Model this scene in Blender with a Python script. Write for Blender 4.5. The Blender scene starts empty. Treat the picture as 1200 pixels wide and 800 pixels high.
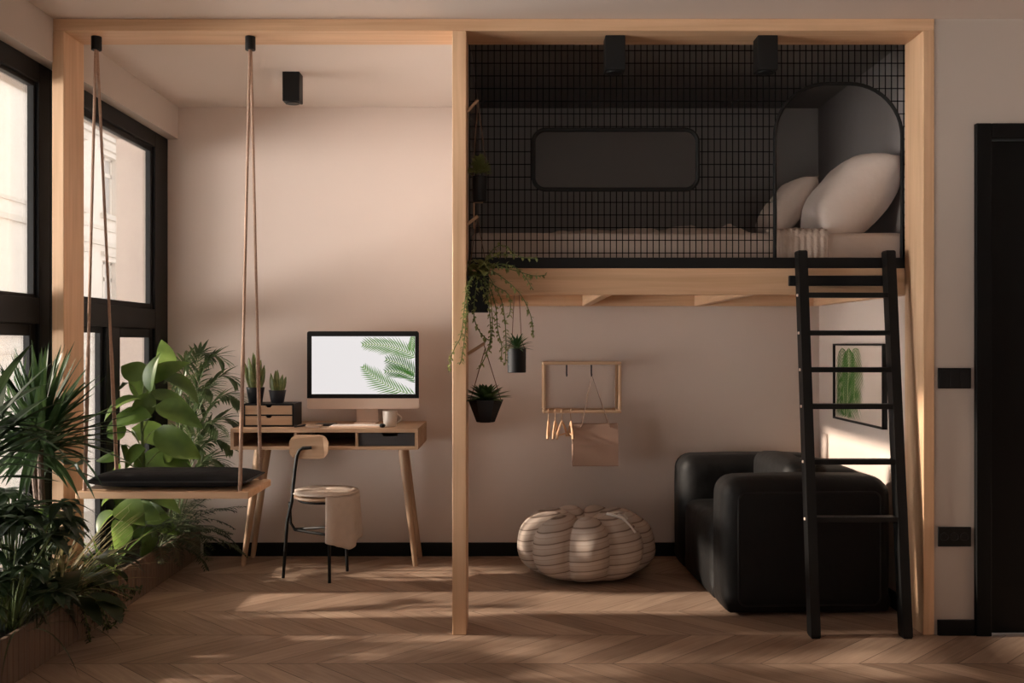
import bpy, bmesh, math, random
from mathutils import Vector, Matrix, noise

random.seed(7)
PI = math.pi
sc = bpy.context.scene
COL = sc.collection

# ------------------------------------------------------------------ camera geometry
D, K, HC = 4.209, 277.2, 1.23          # distance to the timber frame, px per metre there, eye height
H = 2.606                              # ceiling height
YB = 1.578                             # back wall
XR = 1.786                             # right wall of the alcove
XL = -2.0                              # window plane

def S(y): return D / (D + y)
def P(px, py, y):
    s = S(y) * K
    return Vector(((px - 600) / s, y, HC + (403 - py) / s))

# ------------------------------------------------------------------ materials
def new_mat(name):
    m = bpy.data.materials.new(name); m.use_nodes = True
    nt = m.node_tree
    return m, nt, nt.nodes['Principled BSDF'], nt.nodes['Material Output']

def N(nt, t, **kw):
    n = nt.nodes.new(t)
    for k, v in kw.items(): setattr(n, k, v)
    return n

def plain(name, col, rough=.5, metal=0, var=.0, vscale=6, bump=0, bscale=60, spec=.5):
    m, nt, b, o = new_mat(name)
    b.inputs['Base Color'].default_value = (*col, 1)
    b.inputs['Roughness'].default_value = rough
    b.inputs['Metallic'].default_value = metal
    b.inputs['Specular IOR Level'].default_value = spec
    tc = N(nt, 'ShaderNodeTexCoord')
    if var:
        ns = N(nt, 'ShaderNodeTexNoise'); ns.inputs['Scale'].default_value = vscale; ns.inputs['Detail'].default_value = 5
        nt.links.new(tc.outputs['Object'], ns.inputs['Vector'])
        mx = N(nt, 'ShaderNodeMix', data_type='RGBA')
        mx.inputs[6].default_value = (*[c * (1 - var) for c in col], 1)
        mx.inputs[7].default_value = (*[min(1, c * (1 + var)) for c in col], 1)
        nt.links.new(ns.outputs['Fac'], mx.inputs[0]); nt.links.new(mx.outputs[2], b.inputs['Base Color'])
    if bump:
        nb = N(nt, 'ShaderNodeTexNoise'); nb.inputs['Scale'].default_value = bscale; nb.inputs['Detail'].default_value = 4
        nt.links.new(tc.outputs['Object'], nb.inputs['Vector'])
        bp = N(nt, 'ShaderNodeBump'); bp.inputs['Strength'].default_value = bump; bp.inputs['Distance'].default_value = .01
        nt.links.new(nb.outputs['Fac'], bp.inputs['Height']); nt.links.new(bp.outputs['Normal'], b.inputs['Normal'])
    return m

def wood(name, c1, c2, axis='Z', rough=.55, fine=38):
    m, nt, b, o = new_mat(name)
    tc = N(nt, 'ShaderNodeTexCoord'); mp = N(nt, 'ShaderNodeMapping')
    sc_ = [fine, fine, fine]; sc_['XYZ'.index(axis)] = 1.6
    mp.inputs['Scale'].default_value = sc_
    nt.links.new(tc.outputs['Object'], mp.inputs['Vector'])
    ns = N(nt, 'ShaderNodeTexNoise'); ns.inputs['Scale'].default_value = 1; ns.inputs['Detail'].default_value = 6; ns.inputs['Distortion'].default_value = .6
    nt.links.new(mp.outputs['Vector'], ns.inputs['Vector'])
    mp2 = N(nt, 'ShaderNodeMapping'); s2 = [7, 7, 7]; s2['XYZ'.index(axis)] = .8
    mp2.inputs['Scale'].default_value = s2
    nt.links.new(tc.outputs['Object'], mp2.inputs['Vector'])
    n2 = N(nt, 'ShaderNodeTexNoise'); n2.inputs['Scale'].default_value = 1; n2.inputs['Detail'].default_value = 3
    nt.links.new(mp2.outputs['Vector'], n2.inputs['Vector'])
    ad = N(nt, 'ShaderNodeMath', operation='ADD'); nt.links.new(ns.outputs['Fac'], ad.inputs[0]); nt.links.new(n2.outputs['Fac'], ad.inputs[1])
    rp = N(nt, 'ShaderNodeMapRange'); rp.inputs[1].default_value = .75; rp.inputs[2].default_value = 1.25
    nt.links.new(ad.outputs[0], rp.inputs[0])
    mx = N(nt, 'ShaderNodeMix', data_type='RGBA')
    mx.inputs[6].default_value = (*c1, 1); mx.inputs[7].default_value = (*c2, 1)
    nt.links.new(rp.outputs[0], mx.inputs[0]); nt.links.new(mx.outputs[2], b.inputs['Base Color'])
    b.inputs['Roughness'].default_value = rough
    bp = N(nt, 'ShaderNodeBump'); bp.inputs['Strength'].default_value = .12; bp.inputs['Distance'].default_value = .004
    nt.links.new(ns.outputs['Fac'], bp.inputs['Height']); nt.links.new(bp.outputs['Normal'], b.inputs['Normal'])
    return m

def leafmat(name, c1, c2, trans=.35, rough=.4, scale=9):
    m, nt, b, o = new_mat(name)
    tc = N(nt, 'ShaderNodeTexCoord')
    ns = N(nt, 'ShaderNodeTexNoise'); ns.inputs['Scale'].default_value = scale; ns.inputs['Detail'].default_value = 3
    nt.links.new(tc.outputs['Object'], ns.inputs['Vector'])
    rp = N(nt, 'ShaderNodeMapRange'); rp.inputs[1].default_value = .35; rp.inputs[2].default_value = .65
    nt.links.new(ns.outputs['Fac'], rp.inputs[0])
    mx = N(nt, 'ShaderNodeMix', data_type='RGBA'); mx.inputs[6].default_value = (*c1, 1); mx.inputs[7].default_value = (*c2, 1)
    nt.links.new(rp.outputs[0], mx.inputs[0]); nt.links.new(mx.outputs[2], b.inputs['Base Color'])
    b.inputs['Roughness'].default_value = rough
    tr = N(nt, 'ShaderNodeBsdfTranslucent')
    hs = N(nt, 'ShaderNodeHueSaturation'); hs.inputs['Value'].default_value = 2.4; hs.inputs['Hue'].default_value = .48
    nt.links.new(mx.outputs[2], hs.inputs['Color']); nt.links.new(hs.outputs[0], tr.inputs['Color'])
    ms = N(nt, 'ShaderNodeMixShader'); ms.inputs[0].default_value = trans
    nt.links.new(b.outputs[0], ms.inputs[1]); nt.links.new(tr.outputs[0], ms.inputs[2]); nt.links.new(ms.outputs[0], o.inputs[0])
    return m

def emit(name, col, s=1):
    m, nt, b, o = new_mat(name)
    b.inputs['Base Color'].default_value = (0.01, 0.01, 0.01, 1)
    b.inputs['Emission Color'].default_value = (*col, 1)
    b.inputs['Emission Strength'].default_value = s
    b.inputs['Roughness'].default_value = .3
    return m

def glassmat(name, tint=(1, 1, 1)):
    m, nt, b, o = new_mat(name)
    t = N(nt, 'ShaderNodeBsdfTransparent'); t.inputs[0].default_value = (*tint, 1)
    g = N(nt, 'ShaderNodeBsdfGlossy'); g.inputs['Roughness'].default_value = .02
    fr = N(nt, 'ShaderNodeFresnel'); fr.inputs[0].default_value = 1.45
    sc1 = N(nt, 'ShaderNodeMath', operation='MULTIPLY'); sc1.inputs[1].default_value = .6
    nt.links.new(fr.outputs[0], sc1.inputs[0])
    ms = N(nt, 'ShaderNodeMixShader')
    nt.links.new(sc1.outputs[0], ms.inputs[0]); nt.links.new(t.outputs[0], ms.inputs[1]); nt.links.new(g.outputs[0], ms.inputs[2])
    nt.links.new(ms.outputs[0], o.inputs[0])
    return m

def floormat():
    m, nt, b, o = new_mat('chevron_floor')
    L = nt.links.new
    tc = N(nt, 'ShaderNodeTexCoord'); sp = N(nt, 'ShaderNodeSeparateXYZ'); L(tc.outputs['Object'], sp.inputs[0])
    def M(op, a, bb=None):
        n = N(nt, 'ShaderNodeMath', operation=op)
        for i, v in enumerate((a, bb)):
            if v is None: continue
            if isinstance(v, (int, float)): n.inputs[i].default_value = v
            else: L(v, n.inputs[i])
        return n.outputs[0]
    X, Y = sp.outputs[0], sp.outputs[1]
    W, T = .375, .19
    pp = M('PINGPONG', Y, W)
    t = M('ADD', X, pp)
    idx = M('FLOOR', M('DIVIDE', t, T)); band = M('FLOOR', M('DIVIDE', Y, W))
    cb = N(nt, 'ShaderNodeCombineXYZ'); L(idx, cb.inputs[0]); L(band, cb.inputs[1])
    wn = N(nt, 'ShaderNodeTexWhiteNoise', noise_dimensions='2D'); L(cb.outputs[0], wn.inputs['Vector'])
    ft = M('FRACT', M('DIVIDE', t, T)); fy = M('FRACT', M('DIVIDE', Y, W))
    e1 = M('MINIMUM', ft, M('SUBTRACT', 1, ft)); e2 = M('MULTIPLY', M('MINIMUM', fy, M('SUBTRACT', 1, fy)), W / T)
    e = M('MINIMUM', e1, e2)
    seam = N(nt, 'ShaderNodeMapRange'); L(e, seam.inputs[0]); seam.inputs[1].default_value = .004; seam.inputs[2].default_value = .022
    al = M('SUBTRACT', X, pp)
    gv = N(nt, 'ShaderNodeCombineXYZ'); L(M('MULTIPLY', t, 34), gv.inputs[0]); L(M('MULTIPLY', al, 2.2), gv.inputs[1]); L(M('MULTIPLY', M('ADD', idx, M('MULTIPLY', band, 7.3)), 3.7), gv.inputs[2])
    g = N(nt, 'ShaderNodeTexNoise'); g.inputs['Scale'].default_value = 1; g.inputs['Detail'].default_value = 6; g.inputs['Distortion'].default_value = .8; L(gv.outputs[0], g.inputs['Vector'])
    f = M('ADD', M('MULTIPLY', g.outputs['Fac'], .75), M('MULTIPLY', wn.outputs['Value'], .42))
    rp = N(nt, 'ShaderNodeMapRange'); L(f, rp.inputs[0]); rp.inputs[1].default_value = .25; rp.inputs[2].default_value = .95
    mx = N(nt, 'ShaderNodeMix', data_type='RGBA'); L(rp.outputs[0], mx.inputs[0])
    mx.inputs[6].default_value = (.225, .145, .102, 1); mx.inputs[7].default_value = (.51, .37, .272, 1)
    m2 = N(nt, 'ShaderNodeMix', data_type='RGBA'); L(seam.outputs[0], m2.inputs[0])
    m2.inputs[6].default_value = (.10, .06, .042, 1); L(mx.outputs[2], m2.inputs[7])
    L(m2.outputs[2], b.inputs['Base Color'])
    b.inputs['Roughness'].default_value = .5; b.inputs['Specular IOR Level'].default_value = .35
    bp = N(nt, 'ShaderNodeBump'); bp.inputs['Strength'].default_value = .2; bp.inputs['Distance'].default_value = .003
    L(M('ADD', M('MULTIPLY', g.outputs['Fac'], .3), seam.outputs[0]), bp.inputs['Height']); L(bp.outputs['Normal'], b.inputs['Normal'])
    return m

def stripes(name):
    m, nt, b, o = new_mat(name)
    L = nt.links.new
    tc = N(nt, 'ShaderNodeTexCoord'); mp = N(nt, 'ShaderNodeMapping'); mp.inputs['Rotation'].default_value = (0, math.radians(9), 0)
    L(tc.outputs['Object'], mp.inputs['Vector'])
    sp = N(nt, 'ShaderNodeSeparateXYZ'); L(mp.outputs[0], sp.inputs[0])
    ns = N(nt, 'ShaderNodeTexNoise'); ns.inputs['Scale'].default_value = 5; L(tc.outputs['Object'], ns.inputs['Vector'])
    a = N(nt, 'ShaderNodeMath', operation='MULTIPLY_ADD'); L(ns.outputs['Fac'], a.inputs[0]); a.inputs[1].default_value = .02; L(sp.outputs[2], a.inputs[2])
    d = N(nt, 'ShaderNodeMath', operation='DIVIDE'); L(a.outputs[0], d.inputs[0]); d.inputs[1].default_value = .052
    f = N(nt, 'ShaderNodeMath', operation='FRACT'); L(d.outputs[0], f.inputs[0])
    r = N(nt, 'ShaderNodeValToRGB'); L(f.outputs[0], r.inputs[0])
    cr = r.color_ramp; cr.elements[0].position = 0; cr.elements[0].color = (.30, .23, .19, 1)
    cr.elements[1].position = 1; cr.elements[1].color = (.50, .42, .36, 1)
    for pos, c in ((.08, (.17, .125, .10, 1)), (.14, (.45, .37, .315, 1)), (.55, (.50, .42, .36, 1)), (.62, (.40, .32, .27, 1)), (.72, (.54, .46, .40, 1))):
        e = cr.elements.new(pos); e.color = c
    L(r.outputs[0], b.inputs['Base Color']); b.inputs['Roughness'].default_value = .9; b.inputs['Specular IOR Level'].default_value = .2
    bp = N(nt, 'ShaderNodeBump'); bp.inputs['Strength'].default_value = .25; bp.inputs['Distance'].default_value = .01
    n2 = N(nt, 'ShaderNodeTexNoise'); n2.inputs['Scale'].default_value = 22; L(tc.outputs['Object'], n2.inputs['Vector'])
    L(n2.outputs['Fac'], bp.inputs['Height']); L(bp.outputs['Normal'], b.inputs['Normal'])
    return m

PINE1, PINE2 = (.74, .49, .305), (.58, .355, .205)
M = dict(
    wall=plain('warm_plaster', (.63, .53, .47), .85, var=.03, vscale=3, bump=.03, bscale=180, spec=.2),
    ceil=plain('ceiling_paint', (.67, .58, .52), .9, spec=.2),
    floor=floormat(),
    pineX=wood('pine_x', PINE1, PINE2, 'X'), pineY=wood('pine_y', PINE1, PINE2, 'Y'), pineZ=wood('pine_z', PINE1, PINE2, 'Z'),
    oakX=wood('oak_x', (.52, .345, .22), (.38, .24, .145), 'X'), oakZ=wood('oak_z', (.52, .345, .22), (.38, .24, .145), 'Z'),
    slat=wood('planter_wood', (.19, .122, .083), (.13, .082, .056), 'Z'),
    black=plain('matt_black_metal', (.0042, .004, .004), .5, var=.2, spec=.28),
    wire=plain('mesh_black', (.003, .0028, .0028), .9, spec=.05),
    frameblk=plain('window_black', (.0045, .0045, .0045), .5, spec=.25),
    doorblk=plain('door_black', (.003, .003, .003), .55, var=.15, vscale=2, spec=.15),
    skirt=plain('skirting_black', (.004, .004, .004), .5, spec=.2),
    plate=plain('plate_black', (.004, .004, .004), .4, spec=.3),
    wall_shade=plain('shaded_plaster', (.50, .435, .385), .85, var=.03, vscale=3, bump=.03, bscale=180, spec=.2),  # wall plaster darkened: shade of door wall and soffit put into the colour
    loft=plain('loft_charcoal_paint', (.27, .24, .225), .85, var=.05, bump=.03, bscale=150, spec=.2),
    loftgrey=plain('loft_grey_paint', (.28, .25, .242), .85, var=.05, bump=.03, bscale=150, spec=.2),
    loftceil=plain('loft_ceiling_black', (.23, .21, .20), .9, spec=.1),
    leather=plain('black_leather', (.0045, .0042, .0042), .62, var=.25, vscale=8, bump=.9, bscale=7, spec=.28),
    seam=plain('black_piping', (.002, .002, .002), .6),
    cushblk=plain('black_cushion_fabric', (.006, .0055, .0065), .85, var=.2, vscale=20, bump=.3, bscale=25, spec=.3),
    linen=plain('beige_linen', (.50, .405, .345), .95, var=.06, vscale=14, bump=.25, bscale=35, spec=.15),
    white=plain('white_linen', (.62, .53, .475), .95, var=.04, vscale=8, bump=.3, bscale=16, spec=.15),
    knit=plain('knit_throw', (.46, .37, .31), .95, var=.1, vscale=30, bump=.5, bscale=60, spec=.1),
    fleece=plain('fleece', (.56, .47, .40), 1, var=.10, vscale=25, bump=.4, bscale=45, spec=.1),
    rope=plain('jute_rope', (.42, .28, .21), .9, var=.25, vscale=90, bump=.8, bscale=220, spec=.1),
    string=plain('brown_string', (.16, .095, .065), .9, var=.2, vscale=60),
    paper=plain('kraft_paper', (.36, .225, .165), .85, var=.06, vscale=10, bump=.12, bscale=8),
    pot=plain('black_pot', (.006, .006, .007), .5, var=.2, spec=.3),
    potblue=plain('dark_slate_pot', (.020, .021, .028), .4, var=.2),
    soil=plain('soil', (.028, .018, .012), 1, var=.5, vscale=60, bump=1, bscale=90),
    alu=plain('rose_aluminium', (.84, .67, .56), .4, metal=.0, var=.02),
    keys=plain('white_plastic', (.80, .74, .70), .4),
    mug=plain('mug_ceramic', (.72, .64, .56), .3),
    screen=emit('screen_white', (.80, .765, .76), 1.18),
    scrleaf=emit('screen_leaf', (.11, .26, .04), 1.05), scrleaf2=emit('screen_leaf_dark', (.05, .16, .02), 1.0), scrrib=emit('screen_rib', (.42, .52, .27), 1.0),
    paint=plain('poster_paper', (.62, .50, .42), .8),
    inkg=plain('poster_leaf', (.06, .155, .02), .8, var=.3, vscale=20), inkd=plain('poster_leaf_dark', (.045, .11, .02), .8), inkl=plain('poster_rib', (.45, .45, .25), .8),
    drawer=plain('drawer_charcoal', (.040, .038, .040), .6, var=.1),
    inside=wood('desk_inside', (.20, .12, .07), (.13, .075, .045), 'X'),
    stripe=stripes('striped_pouf'),
    glass=glassmat('window_glass'),
    hook=plain('hook_dark', (.022, .018, .022), .4),
    stone=plain('facade_stone', (.80, .745, .69), .9, var=.04, vscale=.6),
    stone2=plain('facade_trim', (.70, .645, .59), .9, var=.04),
    fglass=plain('facade_glass', (.50, .49, .48), .2),
    street=plain('pavement', (.58, .53, .48), .95, var=.1, vscale=1),
    bark=plain('bark', (.115, .075, .055), .9, var=.35, vscale=40, bump=.8, bscale=60),
    stem=plain('green_stem', (.10, .14, .04), .6, var=.2, vscale=30),
    lens=plain('lamp_lens', (.12, .115, .11), .15),
    lf_drac=leafmat('leaf_dracaena', (.017, .042, .014), (.040, .078, .026), .18),
    lf_dark=leafmat('leaf_dark', (.012, .026, .012), (.026, .046, .018), .18),
    lf_big=leafmat('leaf_big', (.030, .062, .012), (.085, .140, .030), .36, scale=5),
    lf_palm=leafmat('leaf_palm', (.028, .052, .018), (.070, .100, .036), .25),
    lf_fern=leafmat('leaf_fern', (.016, .024, .010), (.030, .042, .015), .18),
    lf_var=leafmat('leaf_variegated', (.24, .20, .10), (.12, .125, .045), .25, scale=25),
    lf_trail=leafmat('leaf_trailing', (.125, .155, .050), (.21, .225, .085), .3),
    lf_traild=leafmat('leaf_trailing_dark', (.022, .032, .012), (.045, .055, .02), .2),
    lf_succ=leafmat('leaf_succulent', (.035, .075, .025), (.075, .125, .04), .2),
    lf_light=leafmat('leaf_light', (.055, .115, .02), (.11, .18, .04), .4),
    lf_sans=leafmat('leaf_sansevieria', (.12, .17, .055), (.24, .26, .10), .2, scale=35),
)

# ------------------------------------------------------------------ mesh builder
class MB:
    def __init__(s): s.bm = bmesh.new()
    def box(s, x0, x1, y0, y1, z0, z1, bevel=0, seg=2, m=None):
        r = bmesh.ops.create_cube(s.bm, size=1)
        for v in r['verts']:
            v.co = Vector((x0 + (v.co.x + .5) * (x1 - x0), y0 + (v.co.y + .5) * (y1 - y0), z0 + (v.co.z + .5) * (z1 - z0)))
            if m: v.co = m @ v.co
        if bevel:
            es = list({e for v in r['verts'] for e in v.link_edges})
            bmesh.ops.bevel(s.bm, geom=es, offset=bevel, segments=seg, affect='EDGES', profile=.5)
        return s
    def loft(s, rings, closed=True, cap=True, cyc=False):
        vs = [[s.bm.verts.new(p) for p in r] for r in rings]
        n = len(vs[0]); k = len(vs)
        for i in range(k if cyc else k - 1):
            a, b = vs[i], vs[(i + 1) % k]
            for j in range(n if closed else n - 1):
                try: s.bm.faces.new((a[j], a[(j + 1) % n], b[(j + 1) % n], b[j]))
                except ValueError: pass
        if cap and closed and not cyc:
            s.bm.faces.new(list(reversed(vs[0]))); s.bm.faces.new(vs[-1])
        return s
    def tube(s, pts, r, n=8, cyc=False, sq=None):
        pts = [Vector(p) for p in pts]; k = len(pts)
        rs = r if isinstance(r, (list, tuple)) else [r] * k
        rings = []; prev = None
        for i, p in enumerate(pts):
            if cyc: t = pts[(i + 1) % k] - pts[i - 1]
            else: t = pts[min(i + 1, k - 1)] - pts[max(i - 1, 0)]
            t.normalize()
            if prev is None:
                u = t.cross(Vector((0, 0, 1)))
                if u.length < .1: u = t.cross(Vector((0, 1, 0)))
                u.normalize()
            else:
                u = prev - t * prev.dot(t)
                if u.length < 1e-6: u = t.orthogonal()
                u.normalize()
            prev = u; w = t.cross(u)
            if sq:
                a, b = sq
                rings.append([p + u * a * i_ + w * b * j_ for i_, j_ in ((-1, -1), (1, -1), (1, 1), (-1, 1))])
            else:
                rings.append([p + (u * math.cos(2 * PI * j / n) + w * math.sin(2 * PI * j / n)) * rs[i] for j in range(n)])
        return s.loft(rings, cyc=cyc)
    def lathe(s, prof, c, n=24, sx=1, sy=1):
        c = Vector(c)
        return s.loft([[c + Vector((r * math.cos(2 * PI * j / n) * sx, r * math.sin(2 * PI * j / n) * sy, z)) for j in range(n)] for r, z in prof])
    def prism(s, poly, fn, h0, h1):
        """poly: 2D points; fn(u, v, h) -> 3D point"""
        return s.loft([[fn(u, v, h0) for u, v in poly], [fn(u, v, h1) for u, v in poly]])
    def ell(s, c, rx, ry, rz, nu=16, nv=10):
        c = Vector(c)
        rings = []
        for i in range(nv + 1):
            a = -PI / 2 + PI * (i + .02) / (nv + .04)
            rings.append([c + Vector((rx * math.cos(a) * math.cos(2 * PI * j / nu), ry * math.cos(a) * math.sin(2 * PI * j / nu), rz * math.sin(a))) for j in range(nu)])
        return s.loft(rings)
    def grid(s, f, nu, nv):
        vs = [[s.bm.verts.new(f(i / nu, j / nv)) for j in range(nv + 1)] for i in range(nu + 1)]
        for i in range(nu):
            for j in range(nv): s.bm.faces.new((vs[i][j], vs[i + 1][j], vs[i + 1][j + 1], vs[i][j + 1]))
        return s
    def leaf(s, base, d, L, W, droop=.6, n=6, fold=.25, shape='ovate', up=None, twist=0):
        base = Vector(base); d = Vector(d).normalized(); up = Vector(up) if up else Vector((0, 0, 1))
        side = d.cross(up)
        if side.length < .05: side = d.cross(Vector((1, .3, 0)))
        side.normalize()
        if twist: side = Matrix.Rotation(twist, 3, d) @ side
        p = base.copy(); rows = []
        dd = d.copy(); st = L / n
        for i in range(n + 1):
            t = i / n
            if shape == 'ovate': w = math.sin(PI * min(1, t ** .62)) ** .8 if 0 < t < 1 else 0
            elif shape == 'heart': w = (1 - t) ** .55 * min(1, (t + .04) * 5) ** .5 * 1.0
            elif shape == 'rubber': w = math.sin(PI * t ** .70) ** .95 if 0 < t < 1 else 0
            elif shape == 'lance': w = math.sin(PI * t ** .8) ** 1.0 if 0 < t < 1 else 0
            elif shape == 'strap': w = min(1, .55 + t * 2) * (1 - t ** 3)
            else: w = math.sin(PI * t ** .5) ** .7 if 0 < t < 1 else 0
            w = max(w, .02) * W / 2
            nrm = side.cross(dd).normalized()
            mid = s.bm.verts.new(p)
            l = s.bm.verts.new(p + side * w + nrm * w * fold); r = s.bm.verts.new(p - side * w + nrm * w * fold)
            rows.append((l, mid, r))
            ax = side
            dd = Matrix.Rotation(-droop / n, 3, ax) @ dd
            p = p + dd * st
        for a, b in zip(rows, rows[1:]):
            s.bm.faces.new((a[0], a[1], b[1], b[0])); s.bm.faces.new((a[1], a[2], b[2], b[1]))
        return p
    def dodge(s):
        for v in s.bm.verts:
            c = v.co
            if c.x < -1.885 and -.012 < c.y < .10: c.y = -.012
            elif c.x < -1.885 and .10 <= c.y < .212: c.y = .212
            if c.x > -1.83 and c.z > .56 and c.z < .73 and c.y > -.125 and c.y < .30: c.y = -.125
            if c.x > -1.50 and .65 < c.z < .80 and c.y > 1.03: c.x = -1.50
            c.x = max(c.x, -1.99)
        return s
    def build(s, name, mat, parent=None, smooth=False, kind=None):
        bmesh.ops.recalc_face_normals(s.bm, faces=s.bm.faces[:])
        if parent is not None:
            r = parent
            while r.parent is not None: r = r.parent
            off = Vector(r.location)
            if off.length: bmesh.ops.translate(s.bm, verts=s.bm.verts[:], vec=-off)
        me = bpy.data.meshes.new(name); s.bm.to_mesh(me); s.bm.free()
        me.materials.append(mat)
        if smooth:
            me.polygons.foreach_set('use_smooth', [True] * len(me.polygons))
            if smooth != 'all': me.set_sharp_from_angle(angle=math.radians(40))
        o = bpy.data.objects.new(name, me); COL.objects.link(o)
        if parent is not None: o.parent = parent
        if kind: o['kind'] = kind
        return o

def thing(name, label, cat, loc=(0, 0, 0), group=None, rz=0):
    o = bpy.data.objects.new(name, None); COL.objects.link(o)
    o.location = loc; o.rotation_euler = (0, 0, rz); o.empty_display_size = .1
    o['label'] = label; o['category'] = cat
    if group: o['group'] = group
    return o

def tag(o, label, cat, group=None):
    o['label'] = label; o['category'] = cat
    if group: o['group'] = group
    return o

def struct(mb, name, mat, parent=None, smooth=False):
    return mb.build(name, mat, parent, smooth, kind='structure')

def dup(root, loc, rz, label, group=None):
    r = root.copy(); COL.objects.link(r); r.location = loc; r.rotation_euler = (0, 0, rz); r['label'] = label
    if group: r['group'] = group
    for ch in list(root.children):
        c = ch.copy(); COL.objects.link(c); c.parent = r
        for g in list(ch.children):
            e = g.copy(); COL.objects.link(e); e.parent = c
    return r

def box(*a, **k): return MB().box(*a, **k)

# ------------------------------------------------------------------ room shell
YF = -5.2; XFR = 3.4
struct(box(-2.3, XFR + .1, YF - .1, YB + .12, -.1, 0), 'floor', M['floor'])
struct(box(-2.3, XFR + .1, YF - .1, YB + .12, H, H + .12), 'ceiling', M['ceil'])
struct(box(-2.3, XR + .12, YB, YB + .12, 0, H), 'wall_back', M['wall'])
struct(box(XR, XR + .12, .131, YB, 0, H), 'wall_right', M['wall'])
# wall beside the alcove, with the doorway cut out
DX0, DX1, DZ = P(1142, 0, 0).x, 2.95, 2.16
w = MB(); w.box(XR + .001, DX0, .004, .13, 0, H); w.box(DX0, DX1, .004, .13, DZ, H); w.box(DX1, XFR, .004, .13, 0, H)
struct(w, 'wall_front', M['wall_shade'])
struct(box(XFR, XFR + .1, YF, .13, 0, H), 'wall_side', M['wall'])
RWX0, RWX1, RWZ0, RWZ1 = -.6, 1.8, .9, 2.3
w = MB(); w.box(-2.3, RWX0, YF - .1, YF, 0, H); w.box(RWX1, XFR, YF - .1, YF, 0, H); w.box(RWX0, RWX1, YF - .1, YF, 0, RWZ0); w.box(RWX0, RWX1, YF - .1, YF, RWZ1, H)
struct(w, 'wall_rear', M['wall'])
rw = bpy.data.objects.new('window_3', None); COL.objects.link(rw); rw['kind'] = 'structure'; rw.location = ((RWX0 + RWX1) / 2, YF, RWZ0)  # unseen rear window, added to send frontal light into the loft
f = MB(); ya, yb_ = YF - .09, YF - .03
f.box(RWX0, RWX0 + .07, ya, yb_, RWZ0, RWZ1); f.box(RWX1 - .07, RWX1, ya, yb_, RWZ0, RWZ1); f.box(RWX0 + .07, RWX1 - .07, ya, yb_, RWZ0, RWZ0 + .07); f.box(RWX0 + .07, RWX1 - .07, ya, yb_, RWZ1 - .07, RWZ1); f.box(.55, .65, ya, yb_, RWZ0 + .07, RWZ1 - .07)
fr_ = f.build('window_frame', M['frameblk'], rw)
for a, b in ((RWX0 + .066, .554), (.646, RWX1 - .066)): box(a, b, YF - .062, YF - .056, RWZ0 + .066, RWZ1 - .066).build('pane', M['glass'], fr_)
# door
d = bpy.data.objects.new('door_1', None); COL.objects.link(d); d['kind'] = 'structure'; d.location = (DX0, 0, 0)
fm = MB(); fw = .065
fm.box(DX0, DX0 + fw, -.02, .10, 0, DZ, .004); fm.box(DX1 - fw, DX1, -.02, .10, 0, DZ, .004); fm.box(DX0 + fw, DX1 - fw, -.02, .10, DZ - fw, DZ, .004)
fm.build('door_frame', M['doorblk'], d)
lf = MB(); lf.box(DX0 + fw + .004, DX1 - fw - .004, .012, .055, .006, DZ - fw - .004, .003)
lf.build('door_leaf', M['doorblk'], d)
hd = MB(); hd.tube([(DX1 - .14, .012, 1.02), (DX1 - .14, -.04, 1.02), (DX1 - .26, -.045, 1.02)], .009); hd.build('door_handle', M['black'], d, True)
# skirting
struct(box(-1.79, XR, YB - .015, YB, 0, .078, .003), 'baseboard_back', M['skirt'])
struct(box(XR + .012, DX0, -.012, .004, 0, .066, .003), 'baseboard_front', M['skirt'])
struct(box(XR - .015, XR, .21, YB - .016, 0, .078, .003), 'baseboard_right', M['skirt'])
# left wall and soffit
SX = -1.94
w = MB(); w.box(-2.3, XL, YF, YB, 0, .10); w.box(-2.3, XL, YF, -1.65, .1, 2.42)
struct(w, 'wall_left', M['wall'])
struct(box(-2.3, SX, YF, YB, 2.42, H), 'trim_1', M['wall_shade'])  # soffit's backlit shade comes from the darkened plaster colour

def window(n, y0, y1, jamb0, jamb1, mull, tj=.03):
    r = bpy.data.objects.new('window_%d' % n, None); COL.objects.link(r); r['kind'] = 'structure'; r.location = (XL, (y0 + y1) / 2, .1)
    xa, xb = -2.05, XL
    zt, zb, t0, t1 = 2.42, .10, 1.315, 1.425
    f = MB()
    f.box(xa, xb, y0, jamb0, zb, zt, .004); f.box(xa, xb, jamb1, y1, zb, zt, .004)
    f.box(xa, xb, jamb0, jamb1, 2.335, zt, .004); f.box(xa, xb, jamb0, jamb1, zb, zb + .09, .004)
    f.box(xa, xb, jamb0, jamb1, t0, t1, .004)
    fr = f.build('window_frame', M['frameblk'], r)
    # upper sash
    def sash(a, b, c, e, t=.022, name='sash'):
        s_ = MB(); x0, x1 = -2.046, -2.016
        s_.box(x0, x1, a, a + t, c, e, .003); s_.box(x0, x1, b - t, b, c, e, .003); s_.box(x0, x1, a + t, b - t, c, c + t, .003); s_.box(x0, x1, a + t, b - t, e - t, e, .003)
        so = s_.build(name, M['frameblk'], r)
        g = box(-2.036, -2.031, a + t - .004, b - t + .004, c + t - .004, e - t + .004); g.build('pane', M['glass'], so)
    sash(jamb0, jamb1, t1, 2.335, tj)
    m0, m1 = mull
    mu = MB(); mu.box(xa, xb, m0, m1, zb + .09, t0, .004); mu.build('mullion', M['frameblk'], r)
    sash(jamb0, m0, zb + .09, t0, tj)
    sash(m1, jamb1, zb + .09, t0, .05)
    return r
window(2, .10, YB, .20, 1.375, (.70, .864))
window(1, -1.65, .10, -1.53, .005, (-.86, -.74), .016)

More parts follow.
